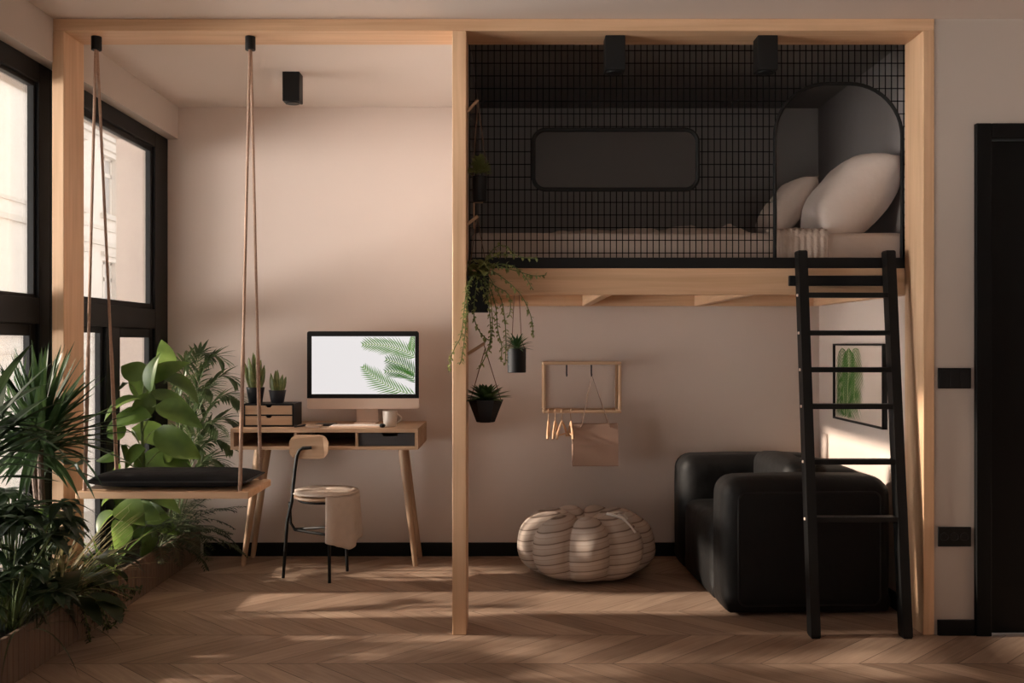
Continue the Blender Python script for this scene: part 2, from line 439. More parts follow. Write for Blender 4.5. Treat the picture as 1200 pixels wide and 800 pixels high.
# ------------------------------------------------------------------ loft alcove paint (dark panels inside the loft)
LZ = 1.55
struct(box(-.19, XR, YB - .008, YB, LZ, H), 'wall_loft_back', M['loft'])
struct(box(XR - .008, XR, .205, YB - .008, LZ, H), 'wall_loft_right', M['loftgrey'])
struct(box(-.19, XR - .008, .205, YB - .008, H - .008, H), 'ceiling_loft', M['loftceil'])
struct(box(-.25, -.20, .205, YB, 1.45, H), 'wall_partition', M['wall'])
struct(box(-.20, -.192, .205, YB - .008, LZ, H - .008), 'wall_loft_left', M['loftceil'])

# ------------------------------------------------------------------ timber frame
FD = .20
tf = thing('timber_frame', 'pale pine timber frame of three posts under one long ceiling beam', 'frame', (0, 0, 0))
xl0, xl1 = -1.945, -1.895
MB().box(xl0, XR, 0, FD, H - .052, H - .001, .003).build('top_beam', M['pineX'], tf)
MB().box(xl0, xl1, 0, FD, 0, H - .052, .003).build('post', M['pineZ'], tf)
MB().box(-.2525, -.193, 0, FD, 0, H - .052, .003).build('post', M['pineZ'], tf)
MB().box(P(1082, 0, 0).x, XR, 0, FD, 0, H - .052, .003).build('post', M['pineZ'], tf)

# pegs on the middle post
PY = .09
for (a, b) in (((547, 131), (560, 117)), ((547, 263), (560, 253)), ((547, 415), (568, 402))):
    p0, p1 = P(*a, PY), P(*b, PY); p0.x = -.1935
    MB().tube([p0, p1], .007, 10).build('peg', M['oakX'], tf, True)

# ------------------------------------------------------------------ loft platform
lp = thing('loft_platform', 'pine sleeping platform high in the alcove with joists underneath', 'loft bed', (.8, .8, 1.45))
Zb = 1.449
MB().box(-.19, XR - .008, .205, .245, Zb, 1.566, .003).build('front_board', M['pineX'], lp)
MB().box(-.19, XR - .008, YB - .05, YB - .01, Zb, 1.53, .003).build('ledger', M['pineX'], lp)
MB().box(XR - .05, XR - .009, .246, YB - .05, Zb, 1.53, .003).build('ledger', M['pineY'], lp)
MB().box(-.19, -.15, .246, YB - .05, Zb, 1.53, .003).build('ledger', M['pineY'], lp)
for px in (693, 852):
    x = (px - 600) / (K * S(.246))
    x = {693: .405, 852: 1.05}[px]
    MB().box(x, x + .045, .246, YB - .05, Zb, 1.53, .003).build('joist', M['pineY'], lp)
MB().box(-.19, XR - .008, .246, YB - .01, 1.531, 1.55, 0).build('deck', M['pineX'], lp)

# ------------------------------------------------------------------ mesh screen
ms = thing('mesh_screen', 'black wire mesh screen across the loft with rounded window and arched opening', 'screen', (.8, .215, 1.566))
ym = .222
def PX(px): return P(px, 403, ym).x
def PZ(py): return P(600, py, ym).z
WX0, WX1, WZ0, WZ1, WR = PX(625), PX(817.5), PZ(222), PZ(152), .055
AX0, AX1, AZ1, AR = PX(908), PX(1057), PZ(98), .235
RZ0, RZ1 = 1.5665, PZ(302)
MB().box(-.19, XR - .009, .206, .24, RZ0, RZ1, .003).build('bottom_rail', M['black'], ms)
def hole_v(x):   # z range of openings at x
    out = []
    if WX0 < x < WX1:
        dx = max(WX0 + WR - x, x - (WX1 - WR), 0); k = WR - math.sqrt(max(0, WR * WR - dx * dx)); out.append((WZ0 + k, WZ1 - k))
    if AX0 < x < AX1:
        dx = max(AX0 + AR - x, x - (AX1 - AR), 0); k = AR - math.sqrt(max(0, AR * AR - dx * dx)); out.append((0, AZ1 - k))
    return out
def hole_h(z):
    out = []
    if WZ0 < z < WZ1:
        dz = max(WZ0 + WR - z, z - (WZ1 - WR), 0); k = WR - math.sqrt(max(0, WR * WR - dz * dz)); out.append((WX0 + k, WX1 - k))
    if z < AZ1:
        dz = max(z - (AZ1 - AR), 0); k = AR - math.sqrt(max(0, AR * AR - dz * dz)); out.append((AX0 + k, AX1 - k))
    return out
def cut(a, b, holes):
    segs = [(a, b)]
    for h0, h1 in holes:
        n2 = []
        for s0, s1 in segs:
            if h1 <= s0 or h0 >= s1: n2.append((s0, s1)); continue
            if h0 > s0: n2.append((s0, h0))
            if h1 < s1: n2.append((h1, s1))
        segs = n2
    return segs
wm = MB(); t = .0019
x = -.188
while x < XR - .01:
    for a, b in cut(RZ1, H - .012, hole_v(x)): wm.box(x - t, x + t, ym - t, ym + t, a, b)
    x += .0272
z = RZ1 + .022
while z < H - .015:
    for a, b in cut(-.19, XR - .010, hole_h(z)): wm.box(a, b, ym + t, ym + 3 * t, z - t, z + t)
    z += .0563
wm.build('wire_mesh', M['wire'], ms)
def rrect(x0, x1, z0, z1, r, y, n=8):
    pts = []
    for cx, cz, a0 in ((x1 - r, z1 - r, 0), (x0 + r, z1 - r, PI / 2), (x0 + r, z0 + r, PI), (x1 - r, z0 + r, 1.5 * PI)):
        for i in range(n + 1):
            a = a0 + PI / 2 * i / n; pts.append((cx + r * math.cos(a), y, cz + r * math.sin(a)))
    return pts
MB().tube(rrect(WX0, WX1, WZ0, WZ1, WR, ym), .010, 8, cyc=True).build('window_ring', M['black'], ms, True)
pts = [(AX0, ym, RZ1)]
for i in range(13):
    a = PI - PI / 2 * i / 12; pts.append((AX0 + AR + AR * math.cos(a), ym, AZ1 - AR + AR * math.sin(a)))
for i in range(13):
    a = PI / 2 - PI / 2 * i / 12; pts.append((AX1 - AR + AR * math.cos(a), ym, AZ1 - AR + AR * math.sin(a)))
pts.append((AX1, ym, RZ1))
MB().tube(pts, .0085, 8).build('arch_ring', M['black'], ms, True)

# ------------------------------------------------------------------ bedding
mt = MB().box(-.185, XR - .015, .262, YB - .015, 1.5505, 1.732, .03, 3)
tag(mt.build('mattress', M['linen'], None, True), 'beige covered mattress lying on the loft platform behind the mesh', 'mattress')

def pillow(name, mat, c, w, h, t, rot, label, sub=14, pw=2.4, seed=0):
    mb = MB(); R = rot.to_matrix() if hasattr(rot, 'to_matrix') else rot
    c = Vector(c)
    for sg in (1, -1):
        def f(u, v):
            a, b = u * 2 - 1, v * 2 - 1
            e = (1 - abs(a) ** pw) * (1 - abs(b) ** pw)
            zz = sg * t / 2 * max(0, e) ** .55
            pin = 1 - .07 * (1 - abs(a) ** 2) * abs(b) ** 2
            pin2 = 1 - .07 * (1 - abs(b) ** 2) * abs(a) ** 2
            q = Vector((a * w / 2 * pin2, b * h / 2 * pin, zz))
            q.z += sg * .008 * noise.noise(Vector((a * 3 + seed, b * 3, sg))) * (e > 0) * e
            return c + R @ q
        mb.grid(f, sub, sub)
    bmesh.ops.remove_doubles(mb.bm, verts=mb.bm.verts[:], dist=.0005)
    o = mb.build(name, mat, None, 'all')
    # sit the origin at the pillow centre
    return tag(o, label, 'pillow')

from mathutils import Euler
# big pillow leaning on the right wall
ax = P(950, 262, .42); 
def basis(xa, ya):
    xa = Vector(xa).normalized(); ya = Vector(ya); ya = (ya - xa * ya.dot(xa)).normalized()
    return Matrix((xa, ya, xa.cross(ya))).transposed()
pillow('pillow', M['white'], (1.578, .44, 1.905), .50, .34, .30, basis((.70, .02, .71), (-.0, 1, .05)),
       'large smooth white pillow leaning against the grey loft wall inside the arch', seed=3, sub=20, pw=2.9)
pillow('pillow', M['linen'], P(921, 243, .66), .34, .30, .15, basis((.60, .10, .79), (-.15, .98, 0)),
       'small beige pillow partly behind the mesh next to the large white pillow', seed=9, pw=3.2)

# rumpled blanket lying on the mattress
bl = MB()
def fbl(u, v):
    x = .10 + u * 1.05; y = .42 + v * .85
    e = min(u, 1 - u, v, 1 - v); k = min(1, e * 9)
    h = .5 + .5 * noise.noise(Vector((x * 9, y * 6, 2))); h2 = .5 + .5 * noise.noise(Vector((x * 21, y * 15, 5)))
    return Vector((x, y, 1.733 + .006 + k * (.052 * h + .028 * h2) * (.55 + .7 * u)))
bl.grid(fbl, 56, 36)
tag(bl.build('blanket', M['linen'], None, 'all'), 'rumpled beige blanket heaped on the mattress behind the mesh', 'blanket')

# ribbed throw draped over the mattress edge at the arch
th = MB()
def fth(u, v):
    x = PX(905) + u * (PX(972) - PX(905))
    rib = .006 * math.sin(u * 2 * PI * 9) + .006 * noise.noise(Vector((u * 4, v * 5, 1)))
    Lt = .60
    q = v * Lt
    if q < .42: p = Vector((x + .02 * math.sin(v * 6), .68 - q, 1.745 + rib))
    else:
        a = q - .42
        r = .025
        if a < r * PI / 2: th_ = a / r; p = Vector((x, .26 - (r * math.sin(th_)) + 0, 1.745 - r * (1 - math.cos(th_)) + rib))
        else: p = Vector((x + .01 * (u - .5), .26 - r * 1.0 - rib * .3 + .016, 1.745 - r - (a - r * PI / 2)))
    return p
th.grid(fth, 54, 30)
o = th.build('throw_blanket', M['knit'], None, 'all'); tag(o, 'ribbed beige throw draped over the mattress edge inside the arched opening', 'blanket')
sm = o.modifiers.new('t', 'SOLIDIFY'); sm.thickness = .006; sm.offset = 1

# ------------------------------------------------------------------ spotlights
def make_spot(label):
    r = thing('ceiling_spotlight', label, 'spotlight', (0, 0, 0), 'black box spotlights')
    h = .148; a = .043
    mb = MB(); n = [(-a, -a), (a, -a), (a, a), (-a, a)]
    mb.box(-a, a, -a, a, -h, 0, .003)
    body = mb.build('housing', M['black'], r)
    MB().lathe([(.030, -h - .006), (.034, -h - .006), (.034, -h + .001), (.030, -h + .001)], (0, 0, 0), 24).build('bezel', M['black'], r, True)
    MB().lathe([(.012, -h - .004), (.027, -h - .003), (.027, -h)], (0, 0, 0), 20).build('lens', M['lens'], r, True)
    return r
sp = make_spot('black box spotlight hanging from the bay ceiling above the monitor')
sp.location = (P(343, 86, .86).x, .86, H)
for px, lab in ((720, 'black box spotlight under the beam above the rounded mesh window'), (897, 'black box spotlight under the beam beside the top of the arched opening')):
    dup(sp, ((px - 600) / (K * S(.10)), .10, H - .0525), 0, lab)

# ------------------------------------------------------------------ ladder
def lad(z): return -.03 + .19 * z / 1.639
la = thing('ladder', 'black wooden ladder leaning against the loft in front of the armchair', 'ladder', (1.46, -.03, 0))
LX = (1.268, 1.652)
for x in LX:
    mb = MB(); zt = 1.639
    rings = []
    for z in (0, .01, 1.0, zt - .006, zt):
        k = .004 if z in (0, zt) else 0
        y = lad(z); a, b = .020 - k, .030 - k
        rings.append([Vector((x - a, y - b, z)), Vector((x + a, y - b, z)), Vector((x + a, y + b, z)), Vector((x - a, y + b, z))])
    mb.loft(rings).build('rail', M['black'], la)
for z in (1.443, 1.278, 1.119, .962, .727, .487):
    y = lad(z)
    mb = MB(); mb.box(LX[0] - .018, LX[1] + .018, y - .028, y + .028, z - .011, z + .011, .003)
    mb.build('rung', M['black'], la)
mb = MB(); y = lad(1.52) + .026
mb.box(P(926, 0, .17).x, P(1050, 0, .17).x, .178, .203, 1.487, 1.532, .003); mb.build('crossbar', M['black'], la)
for z in (1.443, 1.278, 1.119, .962, .727, .487):
    for x in (LX[0] - .0225, LX[1] + .0225):
        MB().box(x - .003, x + .003, lad(z) - .006, lad(z) + .006, z - .006, z + .006, .002).build('bolt', M['alu'], la)

# ------------------------------------------------------------------ swing
sw = thing('hanging_swing', 'wooden bench swing hung from the beam on brown ropes', 'swing', (-1.455, .08, .605))
sx0, sx1, sy0, sy1, sz0, sz1 = -1.80, -1.085, -.107, .278, .592, .622
MB().box(sx0, sx1, sy0, sy1, sz0, sz1, .004).build('seat_board', M['pineX'], sw)
cy = .08
for x in (-1.79, -1.127):
    MB().lathe([(.021, 2.495), (.022, 2.498), (.022, 2.5525), (.018, 2.5535)], (x, cy, 0), 20).build('rope_cap', M['black'], sw, True)
    for yy in (-.085, .255):
        xx = x + (.02 if x < -1.5 else 0)
        top = Vector((x, cy + (.008 if yy > cy else -.008), 2.497)); bot = Vector((xx, yy, sz1 - .001))
        pts = [top.lerp(bot, i / 24) for i in range(25)]
        rr = [.0062 if i < 17 else .0085 for i in range(25)]
        MB().tube(pts, rr, 10).build('rope', M['rope'], sw, True)
    
cu = MB()
for sg in (1, -1):
    def f(u, v):
        a, b = u * 2 - 1, v * 2 - 1
        e = max(0, (1 - abs(a) ** 6) * (1 - abs(b) ** 4)) ** .5
        z = .034 * e * sg
        if sg < 0: z *= .9
        z += .004 * noise.noise(Vector((a * 4, b * 3, sg))) * e
        return Vector(((sx0 + sx1) / 2 + .0 + a * .335, (sy0 + sy1) / 2 + b * .155, sz1 + .034 + z))
    cu.grid(f, 36, 18)
bmesh.ops.remove_doubles(cu.bm, verts=cu.bm.verts[:], dist=.0005)
cs = thing('seat_cushion', 'flat black seat cushion lying on the wooden swing', 'cushion', ((sx0 + sx1) / 2, .08, sz1))
cu.build('cover', M['cushblk'], cs, 'all')
pts = [((sx0 + sx1) / 2 + a * .336, (sy0 + sy1) / 2 + b * .156, sz1 + .034) for a, b in [(-1 + 2 * i / 12, -1) for i in range(12)] + [(1, -1 + 2 * i / 8) for i in range(8)] + [(1 - 2 * i / 12, 1) for i in range(12)] + [(-1, 1 - 2 * i / 8) for i in range(8)]]
MB().tube(pts, .004, 6, cyc=True).build('piping', M['seam'], cs, True)

# ------------------------------------------------------------------ desk
dk = thing('desk', 'oak desk with open compartments and splayed legs against the back wall', 'desk', (-1.0, 1.31, 0))
dx0, dx1, dy0, dy1, dz0, dz1 = -1.488, -.496, 1.052, 1.57, .671, .784
tt = .018
MB().box(dx0, dx1, dy0, dy1, dz1 - .022, dz1, .002).build('desktop', M['oakX'], dk)
b_ = MB(); b_.box(dx0, dx1, dy0, dy1, dz0, dz0 + tt, .002); b_.box(dx0, dx0 + tt, dy0, dy1, dz0 + tt, dz1 - .022); b_.box(dx1 - tt, dx1, dy0, dy1, dz0 + tt, dz1 - .022)
b_.build('carcass', M['oakX'], dk)
for px in (346, 418):
    x = (px - 600) / (K * S(dy0))
    MB().box(x - .007, x + .007, dy0 + .002, dy1 - .02, dz0 + tt, dz1 - .022).build('divider', M['oakZ'], dk)
MB().box(dx0 + tt, dx1 - tt, dy1 - .02, dy1 - .005, dz0 + tt, dz1 - .022).build('back_panel', M['inside'], dk)
xd0 = (418 - 600) / (K * S(dy0)) + .010
dr = MB(); 
cxn = (457 - 600) / (K * S(dy0))
poly = [(xd0, dz0 + tt + .003), (dx1 - tt - .003, dz0 + tt + .003), (dx1 - tt - .003, dz1 - .025), (cxn + .045, dz1 - .025), (cxn + .036, dz1 - .042), (cxn - .036, dz1 - .042), (cxn - .045, dz1 - .025), (xd0, dz1 - .025)]
dr.prism(poly, lambda u, v, h: Vector((u, h, v)), dy0 + .012, dy0 + .028)
dr.build('drawer', M['drawer'], dk)
legs = (((-1.41, 1.36), (-1.49, 1.31)), ((-.61, 1.36), (-.535, 1.31)), ((-1.40, 1.47), (-1.495, 1.535)), ((-.62, 1.47), (-.53, 1.535)))
for (tx, ty), (bx_, by_) in legs:
    mb = MB(); rings = []
    for t_, r in ((0, .013), (.02, .014), (.6, .022), (.95, .029), (1, .028)):
        c = Vector((bx_, by_, 0)).lerp(Vector((tx, ty, dz0 - .020)), t_)
        rings.append([c + Vector((r * math.cos(a), r * math.sin(a), 0)) for a in [2 * PI * j / 16 for j in range(16)]])
    lg = mb.loft(rings).build('leg', M['oakZ'], dk, True)
    MB().box(tx - .05, tx + .05, ty - .04, ty + .04, dz0 - .020, dz0 - .0005, .002).build('leg_plate', M['black'], lg)

# monitor
my = 1.38
mo = thing('computer_monitor', 'all-in-one computer with palm fronds on its bright screen on the desk', 'monitor', (-.84, my + .05, dz1))
mx0, mx1 = P(360, 0, my).x, P(491, 0, my).x; mz0, mz1 = P(0, 479, my).z, P(0, 388, my).z; mzc = P(0, 466.5, my).z
def rr2(x0, x1, z0, z1, r4, n=5):
    pts = []
    for (cx, cz, a0, r) in ((x1, z1, 0, r4[0]), (x0, z1, PI / 2, r4[1]), (x0, z0, PI, r4[2]), (x1, z0, 1.5 * PI, r4[3])):
        cx -= math.copysign(r, cx - (x0 + x1) / 2); cz -= math.copysign(r, cz - (z0 + z1) / 2)
        for i in range(n + 1):
            a = a0 + PI / 2 * i / n; pts.append((cx + r * math.cos(a), cz + r * math.sin(a)))
    return pts
f3 = lambda u, v, h: Vector((u, h, v))
MB().prism(rr2(mx0, mx1, mz0, mz1, (.012, .012, .012, .012)), f3, my, my + .022).build('back_shell', M['alu'], mo)
MB().prism(rr2(mx0, mx1, mzc, mz1, (.012, .012, .001, .001)), f3, my - .004, my - .0002).build('bezel', M['black'], mo)
MB().prism(rr2(mx0, mx1, mz0, mzc - .001, (.001, .001, .012, .012)), f3, my - .004, my - .0002).build('chin', M['alu'], mo)
qx0, qx1, qz0, qz1 = P(365.5, 0, my).x, P(486.5, 0, my).x, P(0, 461.5, my).z, P(0, 394, my).z
scn = MB().box(qx0, qx1, my - .0055, my - .004, qz0, qz1).build('screen', M['screen'], mo)
# picture on the screen: flat fronds
def frond2d(mb, rib, base, ctrl, tip, n, L, w, sweep, clampf, fn, side=(1, -1), rw=.002, hoff=0):
    base, ctrl, tip = Vector(base), Vector(ctrl), Vector(tip)
    q = lambda t: base * (1 - t) ** 2 + ctrl * 2 * t * (1 - t) + tip * t * t
    tan = lambda t: ((ctrl - base) * (1 - t) + (tip - ctrl) * t).normalized()
    for i in range(n):
        t = (i + .3) / n
        for sd in side:
            d_ = tan(t); nrm = Vector((-d_.y, d_.x)) * sd
            ld = (d_ * math.cos(sweep) + nrm * math.sin(sweep)).normalized()
            l_ = L * (math.sin(PI * (.18 + .80 * t)) ** .7) * random.uniform(.85, 1.1)
            ln = Vector((-ld.y, ld.x))
            p = q(t); pts = [p - ln * w * .3, p + ld * l_ * .4 - ln * w * .5, p + ld * l_, p + ld * l_ * .4 + ln * w * .5, p + ln * w * .3]
            pts = [clampf(a) for a in pts]
            try: mb.bm.faces.new([mb.bm.verts.new(fn(a.x, a.y, hoff + .00002 * i)) for a in pts])
            except ValueError: pass
    k = 12
    for i in range(k):
        a, b = q(i / k), q((i + 1) / k); d_ = (b - a).normalized(); nn = Vector((-d_.y, d_.x)) * rw
        pts = [clampf(v) for v in (a - nn, b - nn, b + nn, a + nn)]
        rib.bm.faces.new([rib.bm.verts.new(fn(v.x, v.y, hoff - .0004)) for v in pts])
def SC(zx, zy):   # zoomed picture pixel -> (x, z) on the screen plane
    p = P(250 + zx / 4.21, 370 + zy / 4.21, my); return (p.x, p.z)
clampS = lambda v: Vector((min(max(v.x, qx0 + .001), qx1 - .001), min(max(v.y, qz0 + .001), qz1 - .001)))
fs = lambda u, v, h: Vector((u, my - .0058 + h, v))
for (dark, p0, p1, p2, n_, L_, w_, sw_) in (
        (1, (1010, 300), (960, 240), (850, 215), 15, .095, .0072, .72), (1, (1010, 330), (950, 260), (845, 275), 14, .080, .0070, .72),
        (0, (1005, 205), (880, 130), (735, 142), 20, .098, .0074, .70), (0, (1000, 392), (820, 350), (738, 248), 20, .096, .0074, .70), (0, (985, 90), (985, 130), (975, 170), 8, .055, .006, .6)):
    lm_, rm_ = MB(), MB()
    frond2d(lm_, rm_, SC(*p0), SC(*p1), SC(*p2), n_, L_, w_, sw_, clampS, fs, hoff=-.0002 if dark else -.0009)
    fo_ = lm_.build('frond_image', M['scrleaf2' if dark else 'scrleaf'], scn); rm_.build('frond_rib_image', M['scrrib'], scn)
st = MB(); zt = mz0 + .04
sx_ = (P(416, 0, my).x, P(441.5, 0, my).x)
rings = []
for (yy, zz) in ((my + .024, zt + .08), (my + .035, zt), (my + .055, dz1 + .03), (my + .060, dz1 + .012), (my + .045, dz1 + .006)):
    rings.append([Vector((sx_[0], yy, zz)), Vector((sx_[1], yy, zz)), Vector((sx_[1], yy + .008, zz)), Vector((sx_[0], yy + .008, zz))])
st.loft(rings); st.build('stand_neck', M['alu'], mo)
MB().box(sx_[0], sx_[1], my - .04, my + .10, dz1 + .0005, dz1 + .007, .002).build('stand_foot', M['alu'], mo)

# keyboard
kb = thing('keyboard', 'thin white computer keyboard in front of the monitor', 'keyboard', (-.835, 1.15, dz1))
kx0, kx1 = -.972, -.692
MB().box(kx0, kx1, 1.09, 1.205, dz1 + .0005, dz1 + .010, .003).build('base', M['alu'], kb)
for r in range(5):
    mb = MB(); y0 = 1.095 + r * .0215
    for c in range(14):
        x0 = kx0 + .006 + c * .0192
        if r == 0 and 4 <= c <= 8:
            if c == 4: mb.box(x0, x0 + .0935, y0, y0 + .018, dz1 + .010, dz1 + .0125, .001, 1)
            continue
        mb.box(x0, x0 + .0165, y0, y0 + .018, dz1 + .010, dz1 + .0125, .001, 1)
    mb.build('key_row', M['keys'], kb)
# mouse
mmb = MB().ell((P(449, 501, 1.13).x, 1.10, dz1 + .0115), .016, .03, .011)
tag(mmb.build('computer_mouse', M['pot'], None, True), 'small dark computer mouse between keyboard and mug', 'mouse')
# mug
mgx, mgy = P(457, 0, 1.17).x, 1.17
mg = thing('coffee_mug', 'cream ceramic mug standing on the desk right of the keyboard', 'mug', (mgx, mgy, dz1))
MB().lathe([(.030, .0005), (.034, .004), (.0385, .05), (.0395, .085), (.0375, .085), (.036, .05), (.031, .012), (.002, .010)], (mgx, mgy, dz1), 28).build('body', M['mug'], mg, True)
pts = [(mgx + .036 + .026 * math.sin(PI * i / 12), mgy - .002, dz1 + .070 - .050 * i / 12) for i in range(13)]
MB().tube(pts, .0045, 8).build('handle', M['mug'], mg, True)
# tablet, notebook, small things
tb = thing('tablet', 'thin black tablet lying on the desk left of the keyboard', 'tablet', (P(381, 0, 1.25).x, 1.25, dz1))
c = tb.location.x
MB().box(c - .055, c + .055, 1.21, 1.32, dz1 + .0005, dz1 + .0085, .003).build('case', M['pot'], tb)
MB().box(c - .049, c + .049, 1.217, 1.313, dz1 + .0085, dz1 + .0090).build('display', M['plate'], tb)
nb = thing('notebook', 'small brown notebook on the desk in front of the tablet', 'notebook', (P(367, 0, 1.13).x, 1.13, dz1))
c = nb.location.x
MB().box(c - .035, c + .045, 1.075, 1.18, dz1 + .0005, dz1 + .003, .001).build('cover', M['oakX'], nb)
MB().box(c - .033, c + .043, 1.077, 1.178, dz1 + .003, dz1 + .010).build('pages', M['linen'], nb)
MB().box(c - .035, c + .045, 1.075, 1.18, dz1 + .010, dz1 + .012, .0008).build('cover', M['oakX'], nb)
pn = MB().tube([(P(347, 0, 1.12).x, 1.09, dz1 + .006), (P(347, 0, 1.12).x + .035, 1.19, dz1 + .006)], [.004, .0055], 8)
tag(pn.build('marker_pen', M['pot'], None, True), 'dark marker pen lying beside the two-drawer box on the desk', 'pen')

# organiser
ox0, ox1, oy0, oy1, oz0, oz1 = -1.447, -1.176, 1.153, 1.36, dz1 + .0005, .908
og = thing('desk_organizer', 'black desktop box with two small wooden drawers', 'organizer', ((ox0 + ox1) / 2, oy0, oz0))
b_ = MB(); t_ = .008
b_.box(ox0, ox1, oy0, oy1, oz0, oz0 + t_); b_.box(ox0, ox1, oy0, oy1, oz1 - t_, oz1); b_.box(ox0, ox0 + t_, oy0, oy1, oz0 + t_, oz1 - t_); b_.box(ox1 - t_, ox1, oy0, oy1, oz0 + t_, oz1 - t_)
b_.box(ox0 + t_, ox1 - t_, oy1 - t_, oy1, oz0 + t_, oz1 - t_); zm = (oz0 + oz1) / 2; b_.box(ox0 + t_, ox1 - t_, oy0 + .004, oy1 - t_, zm - .003, zm + .003)
b_.build('casing', M['pot'], og)
for (za, zb_) in ((oz0 + t_ + .0015, zm - .0045), (zm + .0045, oz1 - t_ - .0015)):
    cx = (ox0 + ox1) / 2
    poly = [(ox0 + t_ + .001, za), (ox1 - t_ - .001, za), (ox1 - t_ - .001, zb_), (cx + .018, zb_), (cx + .009, zb_ - .011), (cx - .009, zb_ - .011), (cx - .018, zb_), (ox0 + t_ + .001, zb_)]
    MB().prism(poly, f3, oy0 + .003, oy0 + .016).build('drawer', M['oakX'], og)

def pot_plant(x, y, z, rp, hp, lh, label, n, seed):
    rnd = random.Random(seed)
    r = thing('potted_succulent', label, 'plant', (x, y, z), 'potted plants on the desk box')
    MB().lathe([(rp * .70, .0005), (rp * .74, .003), (rp, hp), (rp * .90, hp), (rp * .86, hp - .012), (.002, hp - .012)], (x, y, z), 24).build('pot', M['potblue'], r, True)
    MB().lathe([(rp * .85, hp - .0115), (.002, hp - .006)], (x, y, z), 18).build('soil', M['soil'], r)
    mb = MB()
    for i in range(n):
        a = 2.4 * i; k = i / n
        rr = rp * .55 * math.sqrt(k); lean = .30 * math.sqrt(k)
        d_ = Vector((math.cos(a) * lean, math.sin(a) * lean, 1))
        base = (x + rr * math.cos(a), y + rr * math.sin(a), z + hp - .012)
        L_ = lh * rnd.uniform(.7, 1.0) * (1 - .25 * k); w_ = rp * .30
        d_.normalize(); pts = [Vector(base) + d_ * L_ * t for t in (0, .15, .4, .65, .85, 1)]
        mb.tube(pts, [w_ * f for f in (.55, .8, 1, .8, .5, .1)], 6)
    mb.build('foliage', M['lf_sans'], r, True)
pot_plant(-1.408, 1.255, oz1, .050, .085, .215, 'taller green succulent in a dark pot on the desktop drawer box', 16, 1)
pot_plant(-1.285, 1.245, oz1, .047, .070, .125, 'shorter green succulent in a dark pot on the desktop drawer box', 10, 2)

# ------------------------------------------------------------------ chair
ch = thing('desk_chair', 'small three-legged chair with oak backrest and black metal frame at the desk', 'chair', (-1.0, 1.05, 0))
cX, cY, cZ, cR = -.985, 1.06, .438, .165
st = MB().lathe([(cR * .9, cZ - .022), (cR, cZ - .014), (cR, cZ - .004), (cR * .96, cZ)], (cX, cY, 0), 36)
st.build('seat', M['oakX'], ch, True)
A, B, C = Vector((-1.204, 1.03, 0)), Vector((-.94, .917, 0)), Vector((-.893, 1.187, 0))
r = .0085
bk = [A, Vector((-1.178, 1.01, .30)), Vector((-1.150, .992, cZ - .03)), Vector((-1.132, .985, .58)), Vector((-1.122, .982, .645)), Vector((-1.110, .981, .675)), Vector((-1.092, .981, .688)), Vector((-1.045, .983, .690))]
MB().tube(bk, r, 10).build('leg', M['black'], ch, True)
MB().tube([B, Vector((-.943, .93, .30)), Vector((-.945, .945, cZ - .03))], r, 10).build('leg', M['black'], ch, True)
MB().tube([C, Vector((-.90, 1.18, .30)), Vector((-.91, 1.17, cZ - .03))], r, 10).build('leg', M['black'], ch, True)
ring = [(cX + .14 * math.cos(2 * PI * i / 28), cY + .14 * math.sin(2 * PI * i / 28), cZ - .029) for i in range(28)]
MB().tube(ring, .007, 8, cyc=True).build('seat_ring', M['black'], ch, True)
zz = .255
MB().tube([Vector((-1.171, 1.034, .40)), Vector((-1.165, 1.03, .29)), Vector((-1.14, 1.02, zz)), Vector((-.945, .93, zz - .012))], .0075, 8).build('stretcher', M['black'], ch, True)
MB().tube([Vector((-1.15, 1.04, zz + .0)), Vector((-.94, .935, zz + .03)), ], .0065, 8).build('stretcher', M['black'], ch, True)
MB().tube([Vector((-.943, .94, zz)), Vector((-.90, 1.18, zz))], .0065, 8).build('stretcher', M['black'], ch, True)
bc = Vector((-1.062, .985, .692))
mb = MB(); rings = []
sh = rr2(-.102, .102, -.062, .062, (.045,) * 4, 8)
nx = 6
def fb(u, v, h): # slightly curved board
    return bc + Vector((u, h + .012 - .9 * u * u, v))
mb.prism([(u, v) for u, v in sh], fb, 0, .014)
bro = mb.build('backrest', M['oakX'], ch)
# fleece throw on the chair
fl = MB()
rings = []
for k, (rr_, zz_) in enumerate(((.002, .458), (.06, .460), (.12, .459), (.155, .457), (.168, .451), (.170, .446))):
    rings.append([Vector((cX + (rr_ + (.006 * math.sin(j * 2.1) + .004 * math.sin(j * 5.3) if k > 2 else 0)) * math.cos(2 * PI * j / 48), cY + rr_ * math.sin(2 * PI * j / 48), zz_ + .003 * noise.noise(Vector((j * .7, k, 0))))) for j in range(48)])
fl.loft(rings, cap=False)
fl2 = MB()
def fdr(u, v):
    a = math.radians(-80 + 92 * u)
    low = .285 - .10 * abs(u - .45)
    rr_ = .170 + .010 * math.sin(u * 15) * v + .008 * v
    z_ = .452 - low * v
    if v == 0: rr_ = .14; z_ = .460
    return Vector((cX + rr_ * math.cos(a), cY + rr_ * math.sin(a), z_ + .01 * noise.noise(Vector((u * 6, v * 5, 3)))))
fl.grid(fdr, 32, 16)
o = fl.build('fleece_throw', M['fleece'], None, 'all'); tag(o, 'pale fleece throw spread over the chair seat and hanging down one side', 'throw')
sm = o.modifiers.new('t', 'SOLIDIFY'); sm.thickness = .006; sm.offset = 1; fl2.bm.free()

